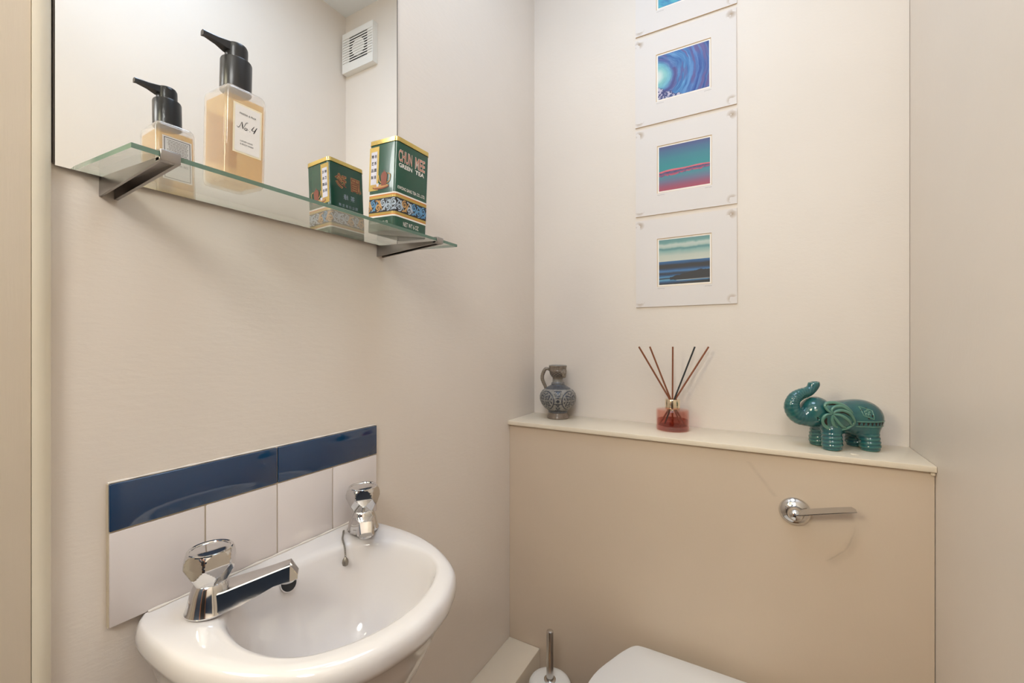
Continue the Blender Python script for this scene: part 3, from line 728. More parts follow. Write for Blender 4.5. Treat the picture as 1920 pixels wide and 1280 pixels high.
make_tap((0.0470, 0.5260, 0.8700), math.radians(-38), 'chrome pillar tap on the right of the basin with plug chain', 0.78)
# old plug chain hung from the right tap
pc = tag(empty('plug_chain', (0.031, 0.4985, 0.8725)), 'short tarnished plug chain hanging from the right tap', 'chain')
pth = spline([(0.0, 0.0, 0.001), (0.010, -0.009, 0.0008), (0.022, -0.020, -0.0005), (0.0350, -0.0265, -0.0075), (0.0410, -0.0300, -0.0185)], 36)
vs_, fs = [], []
for i, p in enumerate(pth):
    a = np.array(pth[min(i+1, len(pth)-1)]) - np.array(pth[max(i-1, 0)]); q = Vector(a).to_track_quat('X', 'Z')
    for k in range(10):
        an = 2*math.pi*k/10
        for j in range(5):
            bn = 2*math.pi*j/5; rr = 0.0013 + 0.00042*math.cos(bn)
            v = Vector((rr*math.cos(an)*1.25, rr*math.sin(an), 0.00042*math.sin(bn)))
            if i % 2: v = Vector((v.x, v.z, v.y))
            vs_.append(Vector(p) + q @ v)
    b = i*50
    for k in range(10):
        for j in range(5): k2, j2 = (k+1) % 10, (j+1) % 5; fs.append((b+k*5+j, b+k2*5+j, b+k2*5+j2, b+k*5+j2))
ch_ = link('chain_links', mesh(vs_, fs), M_RUST, pc, True); ch_['kind'] = 'stuff'
lathe_obj('chain_end', [(0.0012, 0.0055), (0.0022, 0.004), (0.0044, 0.0005), (0.0050, -0.0035), (0.0042, -0.0075), (0.0018, -0.0092)], M_RUST, pc, 20, loc=(0.0425, -0.0312, -0.0250))

# ------------------------------------------------------------------ framed card prints on the back wall
def srgb_lin(c): 
    c = np.clip(np.asarray(c, float) / 255, 0, 1); return np.where(c <= 0.04045, c/12.92, ((c+0.055)/1.055)**2.4)
def vnoise(u, v, f, seed):
    r = np.random.default_rng(seed).random((64, 64)); x, y = u*f, v*f
    xi, yi = np.floor(x).astype(int), np.floor(y).astype(int); fx, fy = x-xi, y-yi
    fx, fy = fx*fx*(3-2*fx), fy*fy*(3-2*fy); g = lambda i, j: r[i % 64, j % 64]
    return (g(xi,yi)*(1-fx)+g(xi+1,yi)*fx)*(1-fy) + (g(xi,yi+1)*(1-fx)+g(xi+1,yi+1)*fx)*fy
def fbm(u, v, f, seed): return sum(vnoise(u, v, f*2**k, seed+k) / 2**(k+1) for k in range(4)) / 0.94
def ramp(t, stops):
    xs = [s[0] for s in stops]; return np.stack([np.interp(t, xs, [s[1][i] for s in stops]) for i in range(3)], -1)
def mixc(a, b, m): m = np.clip(m, 0, 1)[..., None]; return a*(1-m) + np.array(b, float)*m
def art_wave(u, v):
    du, dv = u + 0.02, (v - 0.52)*0.92
    n = fbm(u, v, 4, 11) - 0.5; r = np.hypot(du, dv) + 0.09*n; th_ = np.arctan2(dv, du)
    c = ramp(r, [(0, (240, 236, 236)), (.08, (215, 235, 228)), (.16, (140, 205, 205)), (.26, (110, 178, 205)), (.34, (72, 98, 165)), (.42, (60, 110, 175)), (.6, (70, 135, 195)), (.8, (66, 108, 180)), (1.1, (60, 92, 160))])
    st = fbm(r*9, th_*0.45 + 3, 5, 21) - 0.5
    c = c + st[..., None]*np.array([110, 110, 80]) * np.clip(r*3-0.3, 0, 1)[..., None]
    pur = fbm(r*5, th_*0.4+5, 4, 31); c = mixc(c, (104, 78, 140), np.clip((pur-0.54)*6, 0, .75)*np.clip(r*4-1, 0, 1))
    c = mixc(c, (75, 62, 128), np.exp(-((r-0.37)/.035)**2)*0.8*(dv < 0.12))
    edge = 0.25 - u*0.55 + 0.22*(fbm(u*2, v*2, 6, 44)-0.5); foam = (fbm(u*4, v*4, 7, 41) > 0.5) & (v < edge)
    c = mixc(c, (60, 60, 115), (v < edge + 0.02)*0.75); return mixc(c, (224, 214, 230), foam*0.9)
def art_pink(u, v):
    c = ramp(v, [(0, (185, 78, 98)), (.08, (168, 84, 112)), (.2, (120, 116, 146)), (.32, (80, 145, 158)), (.5, (54, 150, 154)), (.72, (66, 140, 154)), (.88, (78, 116, 150)), (1, (88, 92, 142))])
    top = 0.455 + 0.022*np.sin(u*4.2-0.6) + 0.012*np.sin(u*9) + 0.02*u**3; bot = 0.315 + 0.05*u + 0.05*(fbm(u*2, v*0, 8, 5)-.5)
    inside = np.clip((top - v)*60, 0, 1)*np.clip((v-bot)*60, 0, 1); t = (v-bot)/np.maximum(top-bot, .02)
    band = ramp(t, [(0, (230, 96, 112)), (.25, (190, 80, 110)), (.5, (70, 84, 128)), (.62, (50, 72, 120)), (.72, (235, 100, 115)), (1, (248, 128, 138))])
    mott = fbm(u*4, v*8, 6, 8); band = np.where((mott > .56)[..., None] & (t < .6)[..., None], np.array([110, 90, 130]), band)
    return c*(1-inside[..., None]) + band*inside[..., None]
def art_shore(u, v):
    c = ramp(v, [(0, (40, 44, 52)), (.52, (214, 216, 200)), (.62, (208, 214, 200)), (.74, (170, 196, 188)), (.80, (98, 152, 150)), (.84, (186, 206, 196)), (.89, (205, 216, 206)), (.93, (120, 168, 164)), (1, (104, 152, 152))])
    wob = v + 0.05*(fbm(u*1.5, v, 5, 3)-.5); c2 = ramp(wob, [(.50, (218, 218, 202)), (.64, (205, 212, 198)), (.74, (150, 186, 180)), (.79, (98, 150, 150)), (.83, (188, 206, 196)), (.88, (206, 216, 206)), (.93, (118, 166, 162)), (1, (106, 154, 154))])
    sea = ramp(v + 0.02*(fbm(u, v*6, 6, 9)-.5), [(0, (36, 42, 54)), (.05, (30, 74, 120)), (.10, (104, 178, 216)), (.13, (36, 44, 58)), (.16, (90, 160, 205)), (.20, (26, 80, 130)), (.24, (34, 40, 54)), (.29, (66, 130, 190)), (.34, (30, 60, 96)), (.37, (40, 38, 46)), (.43, (38, 36, 44)), (.46, (24, 76, 126)), (.52, (38, 110, 166))])
    c = np.where((v > 0.515)[..., None], c2, sea)
    ridge = 0.16 + 0.17*np.clip((u-.22)*1.3, 0, .75) + 0.03*(fbm(u*2, u*0, 12, 2)-.5)
    low = 0.10 - 0.02*u
    rock = (v < ridge) & (v > low) & (u > .22); c = np.where(rock[..., None], np.array([38, 36, 42.]), c)
    white = np.exp(-((v-(0.075+0.02*u))/.007)**2)*(u > .35); c = mixc(c, (225, 228, 226), white*.8)
    return np.where(((v < 0.012 + 0.05*u))[..., None], np.array([34, 36, 42.]), c)
def art_turq(u, v):
    n = fbm(u*1.4, v*2 + u, 5, 15); return ramp(n*0.6 + v*0.35, [(.1, (40, 110, 170)), (.3, (60, 160, 196)), (.45, (80, 190, 200)), (.6, (60, 140, 190)), (.8, (40, 90, 160))])
def mount_mat():
    m, nt, b = new_mat('mount_card'); N, L = nt.nodes.new, nt.links.new
    tc = N('ShaderNodeTexCoord'); mp = N('ShaderNodeMapping'); mp.inputs['Location'].default_value = (-0.5, -0.5, -0.5); L(tc.outputs['Generated'], mp.inputs[0])
    sp2 = N('ShaderNodeSeparateXYZ'); L(mp.outputs[0], sp2.inputs[0])
    def mth(op, a, b_=None):
        n = N('ShaderNodeMath'); n.operation = op
        for i, v in enumerate((a, b_)):
            if v is None: continue
            if isinstance(v, (int, float)): n.inputs[i].default_value = v
            else: L(v, n.inputs[i])
        return n.outputs[0]
    ax = mth('SUBTRACT', mth('ABSOLUTE', sp2.outputs[0]), 0.455); az = mth('SUBTRACT', mth('ABSOLUTE', sp2.outputs[2]), 0.445)
    d = mth('SQRT', mth('ADD', mth('MULTIPLY', ax, ax), mth('MULTIPLY', az, az)))
    nz = N('ShaderNodeTexNoise'); nz.inputs['Scale'].default_value = 38; L(tc.outputs['Object'], nz.inputs[0])
    obj = N('ShaderNodeObjectInfo')
    st = mth('MULTIPLY', mth('MAXIMUM', 0.0, mth('SUBTRACT', 1.0, mth('DIVIDE', d, 0.055))), mth('MULTIPLY', mth('GREATER_THAN', nz.outputs['Fac'], 0.46), nz.outputs['Fac']))
    mx = N('ShaderNodeMix'); mx.data_type = 'RGBA'; mx.inputs['A'].default_value = lin(225, 217, 212); mx.inputs['B'].default_value = lin(165, 138, 108)
    L(mth('MINIMUM', 1.0, mth('MULTIPLY', st, 1.7)), mx.inputs['Factor']); L(mx.outputs['Result'], b.inputs['Base Color']); b.inputs['Roughness'].default_value = 0.7
    return m                                                     # old sticky-tape stains in the corners
M_MOUNT = mount_mat(); M_BEVEL = pmat('mount_core', lin(226, 200, 164), 0.7); M_MARGIN = pmat('print_margin', lin(240, 232, 222), 0.6)
def picture(x0, x1, z0, z1, wx0, wx1, wz0, wz1, art, rot, label):
    yw = D - 0.0006; t_ = 0.0035
    o = tag(empty('mounted_print', ((x0+x1)/2, yw, z0), (0, rot, 0)), label, 'picture', 'mounted prints in a column on the back wall')
    cx = (x0+x1)/2; a0, a1, h0, h1 = x0-cx, x1-cx, 0.0, z1-z0; b0, b1, g0, g1 = wx0-cx, wx1-cx, wz0-z0, wz1-z0
    # card with a bevel-cut window
    e = 0.0014
    O = [(a0, h0), (a1, h0), (a1, h1), (a0, h1)]; I = [(b0, g0), (b1, g0), (b1, g1), (b0, g1)]; J = [(b0+e, g0+e), (b1-e, g0+e), (b1-e, g1-e), (b0+e, g1-e)]
    vs_ = [(x, -t_, z) for x, z in O] + [(x, -t_, z) for x, z in I] + [(x, -t_+0.0021, z) for x, z in J] + [(x, 0, z) for x, z in O]
    fs = []; idx = []
    for k in range(4):
        j = (k+1) % 4
        fs += [(k, j, 4+j, 4+k), (4+k, 4+j, 8+j, 8+k), (12+j, 12+k, 8+k, 8+j)]; idx += [0, 1, 0]
        fs += [(12+k, 12+j, j, k)]; idx += [1]
    me = mesh(vs_, fs); mo = link('mount', me, [M_MOUNT, M_BEVEL], o)
    for p, i in zip(me.polygons, idx): p.material_index = i
    boxes('backing', [(b0-0.004, b1+0.004, -t_+0.0023, -0.0002, g0-0.004, g1+0.004)], M_MARGIN, o)
    p0, p1, q0, q1 = b0+0.0052, b1-0.0050, g0+0.0050, g1-0.0050
    nu, nv = 170, 150; U, V = np.meshgrid(np.linspace(0, 1, nu), np.linspace(0, 1, nv), indexing='ij')
    P = np.stack([p0 + U*(p1-p0), np.full(U.shape, -t_+0.0021), q0 + V*(q1-q0)], -1).reshape(-1, 3)
    ii = (np.arange(nu-1)[:, None]*nv + np.arange(nv-1)[None]).ravel(); Q = np.stack([ii, ii+nv, ii+nv+1, ii+1], 1)
    me = fast_mesh(P, Q); set_col(me, srgb_lin(art(U, V)*0.90).reshape(-1, 3)); link('print', me, M_PRINT, o)
    M_ = frame((0, -t_-0.0002, 0), (1, 0, 0), (0, 0, 1)); sg = []                 # pencilled title and signature, illegible
    for xa, ln_ in ((b0+0.001, 0.020), (b1-0.017, 0.017)):
        pp = [(xa + ln_*i/22, g0 - 0.0055 + 0.0012*math.sin(i*2.1 + xa*90) * (1.4 if i % 5 == 0 else 0.7)) for i in range(23)]; flat_poly('pencil_signature', ribbon(pp, 0.0005), M_, M_INKGREY, o)
    return o
picture(.3330, .5958, 2.0820, 2.3320, .3915, .5355, 2.1390, 2.2740, art_turq, 0.000, 'topmost mounted print with a turquoise picture, cut off at the top')
picture(.3325, .5955, 1.8180, 2.0715, .3914, .5349, 1.8785, 2.0132, art_wave, -0.004, 'mounted print of a swirling blue and purple breaking wave')
picture(.3335, .5963, 1.5575, 1.8070, .3936, .5364, 1.6170, 1.7515, art_pink, 0.000, 'mounted print of a pink coastline across turquoise sky and water')
picture(.3345, .5968, 1.2950, 1.5450, .3943, .5365, 1.3515, 1.4880, art_shore, -0.004, 'lowest mounted print of a dark blue sea under pale clouds')

# ------------------------------------------------------------------ flush lever
fl = tag(empty('flush_lever', (0.7137, PANEL_Y, 0.830)), 'chrome flush lever on the front of the cistern boxing', 'lever')
rp = (math.pi/2, 0, 0)
lathe_obj('rose', [(0.0295, 0.0003), (0.0297, 0.003), (0.0275, 0.0065), (0.0215, 0.0115), (0.0165, 0.0140), (0.0158, 0.0132), (0.0150, 0.0140)], M_CHROME, fl, 56, rot=rp, ang=30)
lathe_obj('hub', [(0.0150, 0.0125), (0.0148, 0.020), (0.0125, 0.028), (0.0085, 0.0325), (0.001, 0.034)], M_CHROME, fl, 40, rot=rp, ang=50)
secs = []
for x, zc, h_, ya, yb in ((-0.004, 0.001, 0.0050, -0.0335, -0.020), (0.012, 0.0055, 0.0052, -0.0370, -0.019), (0.035, 0.0130, 0.0050, -0.0400, -0.021), (0.070, 0.0235, 0.0045, -0.0430, -0.023), (0.094, 0.0300, 0.0040, -0.0445, -0.0245), (0.1000, 0.0312, 0.0018, -0.0440, -0.0300)):
    secs.append([(x, ya, zc-0.0003), (x, ya, zc+0.0012), (x, yb, zc+h_*1.3), (x, yb, zc-h_*0.9), (x, (ya+yb)/2, zc-h_*0.9)])
me = mesh(*loft(secs)); autosmooth(me, 25); link('lever_arm', me, M_STEEL, fl)

# ------------------------------------------------------------------ extractor fan (seen in the mirror)
fn = tag(empty('extractor_fan', (0.834, D-0.0005, 2.345)), 'white square extractor fan high on the back wall, seen in the mirror', 'fan')
fx, fd, fh = 0.093, 0.026, 0.168
boxes('housing', [(-fx, fx, -fd, -fd+0.003, 0, 0.037), (-fx, fx, -fd, -fd+0.003, 0.1425, fh), (-fx, -fx+0.004, -fd, -fd+0.003, 0.037, 0.1425), (fx-0.004, fx, -fd, -fd+0.003, 0.037, 0.1425),
     (-fx, fx, -fd+0.003, 0, 0, 0.003), (-fx, fx, -fd+0.003, 0, fh-0.003, fh), (-fx, -fx+0.003, -fd+0.003, 0, 0.003, fh-0.003), (fx-0.003, fx, -fd+0.003, 0, 0.003, fh-0.003)], M_PLASTIC, fn)
for k in range(9): boxes('slat', [(-fx+0.004, fx-0.004, -fd+0.0002, -fd+0.0012, 0.0427+k*0.01105, 0.0482+k*0.01105)], M_PLASTIC, fn)
boxes('side_panel', [(-fx+0.004, -0.058, -fd+0.0026, -fd+0.005, 0.034, 0.146)], M_PLASTIC, fn); boxes('side_panel', [(0.052, fx-0.004, -fd+0.0026, -fd+0.005, 0.034, 0.146)], M_PLASTIC, fn)
boxes('duct', [(-0.058, 0.052, -fd+0.0046, -fd+0.006, 0.034, 0.146)], M_DARK, fn)
lathe_obj('hub_cover', [(0.037, 0.0210), (0.037, 0.0234), (0.0365, 0.0238), (0.001, 0.0238)], M_PLASTIC, fn, 40, loc=(-0.003, 0, 0.090), rot=rp)

# ------------------------------------------------------------------ stoneware jug on the ledge
jg = tag(empty('stoneware_jug', (0.110, 1.2215, LEDGE_Z+0.0003), (0, 0, math.radians(23.8))), 'small blue-grey stoneware jug with relief medallions on the ledge', 'jug')
JP = [(.0001, .0), (.0326, 0), (.0330, .0025), (.0318, .006), (.0312, .0085), (.0290, .0125), (.0276, .0165), (.0285, .0178), (.0295, .0200), (.0290, .0222), (.0320, .0250), (.0395, .0325), (.0470, .0410), (.0525, .0500), (.0549, .0598), (.0540, .0690), (.0502, .0780), (.0440, .0860), (.0360, .0920), (.0285, .0965), (.0222, .1000), (.0198, .1030), (.0203, .1042), (.0203, .1062), (.0188, .1078), (.0166, .1105), (.0157, .1180), (.0163, .1230), (.0205, .1275), (.0240, .1330), (.0257, .1390), (.0262, .1420), (.0272, .1432), (.0272, .1450), (.0262, .1465), (.0264, .1540), (.0272, .1570), (.0272, .1600), (.0262, .1612), (.0240, .1605), (.0225, .1540), (.0215, .1400), (.0150, .1270), (.0130, .1150), (.0001, .1130)]
def dense_prof(P, step=0.0011):
    out = []
    for (r0, z0), (r1, z1) in zip(P, P[1:]):
        n_ = max(1, int(math.hypot(r1-r0, z1-z0)/step))
        out += [(r0+(r1-r0)*k/n_, z0+(z1-z0)*k/n_) for k in range(n_)]
    return np.array(out + [P[-1]])
# smooth the belly with a spline before sampling
bel = [tuple(p) for p in spline(JP[9:26], 120)]
prof = dense_prof(JP[:9] + bel + JP[26:])
SEG = 288; TH = np.linspace(0, 2*math.pi, SEG, endpoint=False)
R, TT = np.meshgrid(prof[:, 0], TH, indexing='ij'); Zz = np.repeat(prof[:, 1][:, None], SEG, 1)
is_out = (np.arange(len(prof)) < np.argmax(prof[:, 1]))[:, None]
rel = np.zeros_like(R); blue = np.zeros_like(R)
belly = (Zz > .026) & (Zz < .093) & is_out
for k in range(4):
    tc_ = -math.pi/2 + math.pi/4 + k*math.pi/2
    a = ((TT - tc_ + math.pi) % (2*math.pi) - math.pi) * 0.053; b = (Zz - .0575) * 1.12
    d = np.hypot(a, b); ph = np.arctan2(b, a); ins = (d < .0285) & belly
    rg = np.exp(-((d-.0272)/.0013)**2); rel += np.where(belly, rg*.0015, 0)
    pet = np.cos(12*ph)*np.sin(d/.0034*math.pi*0.62 + 0.6) + 0.9*np.cos(8*ph + 0.4)*np.cos(d/.0036*math.pi*0.55)
    p_ = 1/(1+np.exp(-5*(pet+0.1))); rel += np.where(ins & (d < .0245), p_*.0013, 0)
    cr = ((np.abs(a) < .0011) | (np.abs(b) < .0011)) & (d < .0235); rel += np.where(cr, .0006, 0)
    blue = np.where(ins & (d < .0250), np.maximum(blue, (1-p_)*(~cr)*.95), blue)
    blue = np.where(belly & (np.abs(d-.0300) < .0016), np.maximum(blue, .9), blue)
    a2 = ((TT - tc_ - math.pi/4 + math.pi) % (2*math.pi) - math.pi) * 0.053
    for zc, s in ((.0755, 1), (.0375, -1)):
        b2 = Zz - zc; inp = (np.abs(a2) < .0090 + s*b2*0.5) & (np.abs(b2) < .0095) & belly
        pt = np.cos(a2/.0016)*np.cos(b2/.0019 + np.abs(a2)*300); rel += np.where(inp, .0004 + .0009*(pt > 0.1), 0); blue = np.where(inp, np.maximum(blue, (pt <= 0.1)*.8), blue)
        blue = np.where(belly & (np.abs(np.abs(b2)-.0103) < .0009) & (np.abs(a2) < .012), 0.9, blue)
    dm = np.abs(a2)/.0075 + np.abs(Zz-.0565)/.0065; blue = np.where((dm < 1) & belly, np.maximum(blue, .85*(dm < .85)), blue); rel += np.where((dm < 1.15) & (dm > .9) & belly, .0006, 0)
sh_ = ((Zz > .090) & (Zz < .1045) | (Zz > .1062) & (Zz < .1085) | (Zz > .0170) & (Zz < .0265)) & is_out; blue = np.where(sh_, .55, blue)
for z_ in (.0915, .0985): rel += np.where(is_out, np.exp(-((Zz-z_)/.0009)**2)*.0008, 0)
col_ = np.zeros(R.shape + (3,))
grain = fbm(TT*1.3, Zz*22, 9, 70)[..., None] - 0.5
base_c = np.array([138, 134, 128.]) + grain*50; blue_c = np.array([38, 44, 58.]) + grain*26
col_ = base_c*(1-blue[..., None]) + blue_c*blue[..., None]
col_ = np.where(((Zz > .118) & is_out)[..., None], np.array([122, 110, 98.]) + grain*54, col_)
nb = ((Zz > .126) & (Zz < .1415) & is_out); bl2 = (np.cos(TT*14)*np.cos((Zz-.134)*900) > 0.2) & nb; col_ = np.where(bl2[..., None], np.array([66, 66, 70.]), col_)
col_ = np.where(((Zz < .017) & is_out)[..., None], np.array([124, 110, 98.]) + grain*36, col_)
RR = R + rel; Pj = np.stack([RR*np.cos(TT), RR*np.sin(TT), Zz], -1).reshape(-1, 3)
nP = len(prof); ii, kk = np.meshgrid(np.arange(nP-1), np.arange(SEG), indexing='ij'); k2 = (kk+1) % SEG
Q = np.stack([ii*SEG+kk, ii*SEG+k2, (ii+1)*SEG+k2, (ii+1)*SEG+kk], -1).reshape(-1, 4)
me = fast_mesh(Pj, Q); set_col(me, srgb_lin(col_).reshape(-1, 3)); link('jug_body', me, M_STONEWARE, jg, True)
hpts = spline([(-.0235, 0, .1470), (-.0330, 0, .1505), (-.0400, 0, .1470), (-.0465, 0, .1330), (-.0478, 0, .1200), (-.0440, 0, .1080), (-.0385, 0, .0960), (-.0370, 0, .0875)], 48)
vs_, fs = tube(hpts, [.0052 + .0018*math.sin(math.pi*i/(len(hpts)-1)) + .0003*math.sin(i*2.2) for i in range(len(hpts))], 16, 0.8)
me = mesh(vs_, fs); autosmooth(me, 60); set_col(me, srgb_lin(np.array([[128, 116, 102]]) + rng.normal(0, 9, (len(vs_), 1)))); link('handle', me, M_STONEWARE, jg)
def sd_mask(P):
    d = sd_ell(P, (0, 0, 0), (.0090, .0050, .0115)); d = smin(d, sd_ell(P, (0, -.005, -.001), (.0018, .0030, .0042)), .0015)
    for s in (-1, 1): d = np.maximum(d, -sd_ell(P, (s*.0034, -.0060, .0028), (.0020, .0020, .0012))); d = smin(d, sd_ell(P, (s*.0085, .001, .001), (.0022, .0022, .0034)), .001)
    d = np.maximum(d, -sd_ell(P, (0, -.0056, -.0058), (.0028, .0020, .0010)))
    return smin(d, sd_ell(P, (0, -.001, -.0100), (.0065, .0044, .0055)), .003)
V_, Q_ = surface_nets(sd_mask, (-.013, -.010, -.018), (.013, .007, .014), .0006)
me = fast_mesh(V_, Q_); set_col(me, srgb_lin(np.array([[134, 122, 108]]) - 60*np.clip(vnoise(V_[:, 0]*200, V_[:, 2]*200, 3, 9)[:, None]-.45, 0, 1)))
link('bearded_mask', me, M_STONEWARE, jg, True, loc=(0.0180, -0.0215, 0.1390), rot=(0, 0, math.radians(40)))

# ------------------------------------------------------------------ reed diffuser
rd = tag(empty('reed_diffuser', (0.446, 1.2135, LEDGE_Z+0.0003), (0, 0, math.radians(29.9))), 'pink glass reed diffuser with gold collar on the ledge', 'diffuser')
lathe_obj('glass_bottle', [(.0385, 0), (.0410, .0010), (.0415, .004), (.0415, .0500), (.0407, .0535), (.0380, .0552), (.0190, .0558), (.0155, .0560), (.0155, .0540), (.0365, .0530), (.0387, .0505), (.0390, .0140), (.0380, .0128), (.0002, .0125)], M_PINK, rd, 64, ang=40)
lathe_obj('glass_foot', [(.0002, .0012), (.0388, .0014), (.0403, .004), (.0403, .0100), (.0390, .0116), (.0002, .0118)], M_PINKBASE, rd, 64, ang=40)
lathe_obj('oil', [(.0002, .0128), (.0375, .0132), (.0385, .0145), (.0385, .0275), (.0002, .0275)], M_OIL, rd, 64, ang=40)
lathe_obj('collar', [(.0183, .0562), (.0186, .0572), (.0186, .0800), (.0180, .0812), (.0110, .0812), (.0105, .0800), (.0105, .0562)], M_PALEGOLD, rd, 48, ang=30)
for k, (ex, ey, bx_, mt_) in enumerate(((-.0896, .000, .024, M_REED), (-.0560, .014, .020, M_REED), (.0030, .006, -.004, M_REED), (.0580, -.004, -.022, M_REEDB), (.0900, -.014, -.027, M_REED))):
    top = Vector((ex, ey, .2205)); bot = Vector((bx_*0.8, -ey*0.5, .0135))
    neck = Vector((ex*.075, ey*.1 + (k-2)*.0018, .078)); d_ = (top-neck).normalized(); low = neck - d_*((neck.z-.0142)/d_.z)
    if math.hypot(low.x, low.y) > .035: low = Vector((low.x*.035/math.hypot(low.x, low.y), low.y*.035/math.hypot(low.x, low.y), low.z))
    tube_obj('reed', [low, neck, top], .0023, mt_, rd, 8)

# ------------------------------------------------------------------ ceramic elephant
eh = math.atan2(-0.43, -0.903)
ep = tag(empty('elephant_figurine', (0.8075, 1.2000, LEDGE_Z+0.0004), (0, 0, eh)), 'glossy teal ceramic elephant with raised trunk on the ledge', 'figurine')
ep.scale = (0.895, 0.93, 0.965)
def glaze():
    m, nt, b = new_mat('teal_glaze'); N, L = nt.nodes.new, nt.links.new
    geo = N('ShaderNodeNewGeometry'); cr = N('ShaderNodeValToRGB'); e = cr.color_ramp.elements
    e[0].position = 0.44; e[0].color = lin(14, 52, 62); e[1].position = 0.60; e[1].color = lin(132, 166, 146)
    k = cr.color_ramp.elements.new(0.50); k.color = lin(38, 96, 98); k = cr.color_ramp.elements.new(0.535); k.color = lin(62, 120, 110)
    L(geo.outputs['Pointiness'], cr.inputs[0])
    tc = N('ShaderNodeTexCoord'); nz = N('ShaderNodeTexNoise'); nz.inputs['Scale'].default_value = 26; nz.inputs['Detail'].default_value = 4; L(tc.outputs['Object'], nz.inputs[0])
    mx = N('ShaderNodeMix'); mx.data_type = 'RGBA'; mx.blend_type = 'MULTIPLY'; mx.inputs['Factor'].default_value = 0.55
    c2 = N('ShaderNodeValToRGB'); c2.color_ramp.elements[0].position = .35; c2.color_ramp.elements[0].color = (.45, .62, .85, 1); c2.color_ramp.elements[1].position = .62; c2.color_ramp.elements[1].color = (1, 1, .9, 1)
    L(nz.outputs['Fac'], c2.inputs[0]); L(cr.outputs[0], mx.inputs['A']); L(c2.outputs[0], mx.inputs['B'])
    L(mx.outputs['Result'], b.inputs['Base Color']); b.inputs['Roughness'].default_value = 0.12; b.inputs['Coat Weight'].default_value = 0.5
    return m
M_GLAZE = glaze(); M_GLAZEPALE = pmat('pale_glaze_ridge', lin(92, 138, 122), 0.15, coat=0.5, noise=0.25, nscale=60); M_EYE = pmat('eye_glaze', lin(150, 176, 166), 0.15, coat=0.5); M_HOLE = pmat('unglazed_dark', lin(46, 34, 30), 0.9)
TRK = [(.084, .074), (.100, .071), (.114, .079), (.1200, .094), (.1135, .111), (.099, .1210), (.084, .1265), (.0735, .1340), (.0670, .1455)]
TRR = [.0225, .0200, .0180, .0168, .0150, .0128, .0112, .0108, .0122]
TS = spline([(a, 0, b) for a, b in TRK], 40); TRi = np.interp(np.linspace(0, 1, len(TS)), np.linspace(0, 1, len(TRR)), TRR)
LEGS = [(.040, -.0235), (.040, .0235), (-.046, -.0225), (-.046, .0225)]
def sd_eleph(P):
    d = sd_ell(P, (-.018, 0, .071), (.066, .0415, .0385))
    d = smin(d, sd_ell(P, (-.045, 0, .066), (.040, .0385, .0380)), .02)
    d = smin(d, sd_ell(P, (.030, 0, .066), (.032, .036, .036)), .02)
    hd_ = sd_ell(P, (.064, 0, .0845), (.0345, .0320, .0315)); hd_ = smin(hd_, sd_ell(P, (.078, 0, .0680), (.030, .0245, .0205)), .014)
    d = smin(d, hd_, .008)
    for x, y in LEGS:
        lg = sd_cap(P, (x, y*.9, .042), (x*1.02, y*1.05, .013), .0205, .0215)
        lg = np.maximum(lg, -(P[..., 2]))
        ring_ = .00065*np.sin(P[..., 2]*2*math.pi/.0085 + P[..., 0]*60)*np.clip((.042-P[..., 2])/.006, 0, 1)
        d = smin(d, lg + ring_, .010)
    tk = np.full(P.shape[:-1], 1.0); par = np.zeros(P.shape[:-1]); best = np.full(P.shape[:-1], 1.0)
    for i in range(len(TS)-1):
        c_ = sd_cap(P, TS[i], TS[i+1], TRi[i], TRi[i+1]); par = np.where(c_ < best, i, par); best = np.minimum(best, c_); tk = smin(tk, c_, .0015)
    cx, cz = .0900, .1010                                        # inner side of the curl is ribbed
    inner = np.clip((.0215 - np.hypot(P[..., 0]-cx, P[..., 2]-cz))/.004, 0, 1)*(np.abs(P[..., 1]) < .0125)
    ang = np.arctan2(P[..., 2]-cz, P[..., 0]-cx)
    tk = tk + inner*(.0012 + .0013*np.sin(ang*26)) + (1-inner)*.00022*np.sin(ang*30)
    d = smin(d, tk, .005)
    for s in (-1, 1):                                            # short tusks, brow, mouth corner
        d = smin(d, sd_cap(P, (.080, s*.0185, .0660), (.1060, s*.0165, .0720), .0055, .0030), .002)
        d = np.maximum(d, -sd_cap(P, (.074, s*.0275, .0690), (.0820, s*.0245, .0780), .0022, .0018))
    d = np.maximum(d, ((P[..., 2]-.1500) + 0.12*(P[..., 0]-.067)))
    d = np.maximum(d, -sd_cap(P, (.0660, 0, .1540), (.0690, 0, .1440), .0085, .0030))   # open trunk tip
    d = np.maximum(d, -P[..., 2])
    return d
V_, Q_ = surface_nets(sd_eleph, (-.094, -.054, -.003), (.143, .054, .160), .00135)
link('body', fast_mesh(V_, Q_), M_GLAZE, ep, True)
def side_y(u, h, s):
    y = np.linspace(.060, 0, 241); P = np.stack([np.full_like(y, u), s*y, np.full_like(y, h)], -1); f_ = sd_eleph(P); k = np.argmax(f_ < 0)
    return s * (y[k] if f_[k] < 0 else .02)
EZ = 0.0001426
def e2(p, ox=835, oy=600): return ((ox - p[0])*EZ*1.02 + .0520, (oy - p[1])*EZ + .0835)
RID = [[(835,600),(770,540),(752,462),(860,430),(1000,462),(1110,540),(1150,590)], [(838,598),(836,530),(905,485),(1010,492),(1120,575)], [(842,600),(890,560),(985,545),(1110,600),(1195,715),(1190,790)],
       [(848,606),(960,622),(1075,690),(1165,785)], [(842,612),(905,700),(1000,790),(1085,825)], [(836,616),(842,700),(890,790),(985,838)], [(826,604),(752,622),(716,700),(748,785),(840,845),(960,858),(1080,838),(1160,795),(1190,745)]]
SLOT = [[(800,470),(890,455),(960,465)], [(940,582),(1030,580),(1110,635)], [(872,665),(930,745),(985,790)], [(855,720),(880,775),(925,805)], [(775,660),(765,730),(800,790)]]
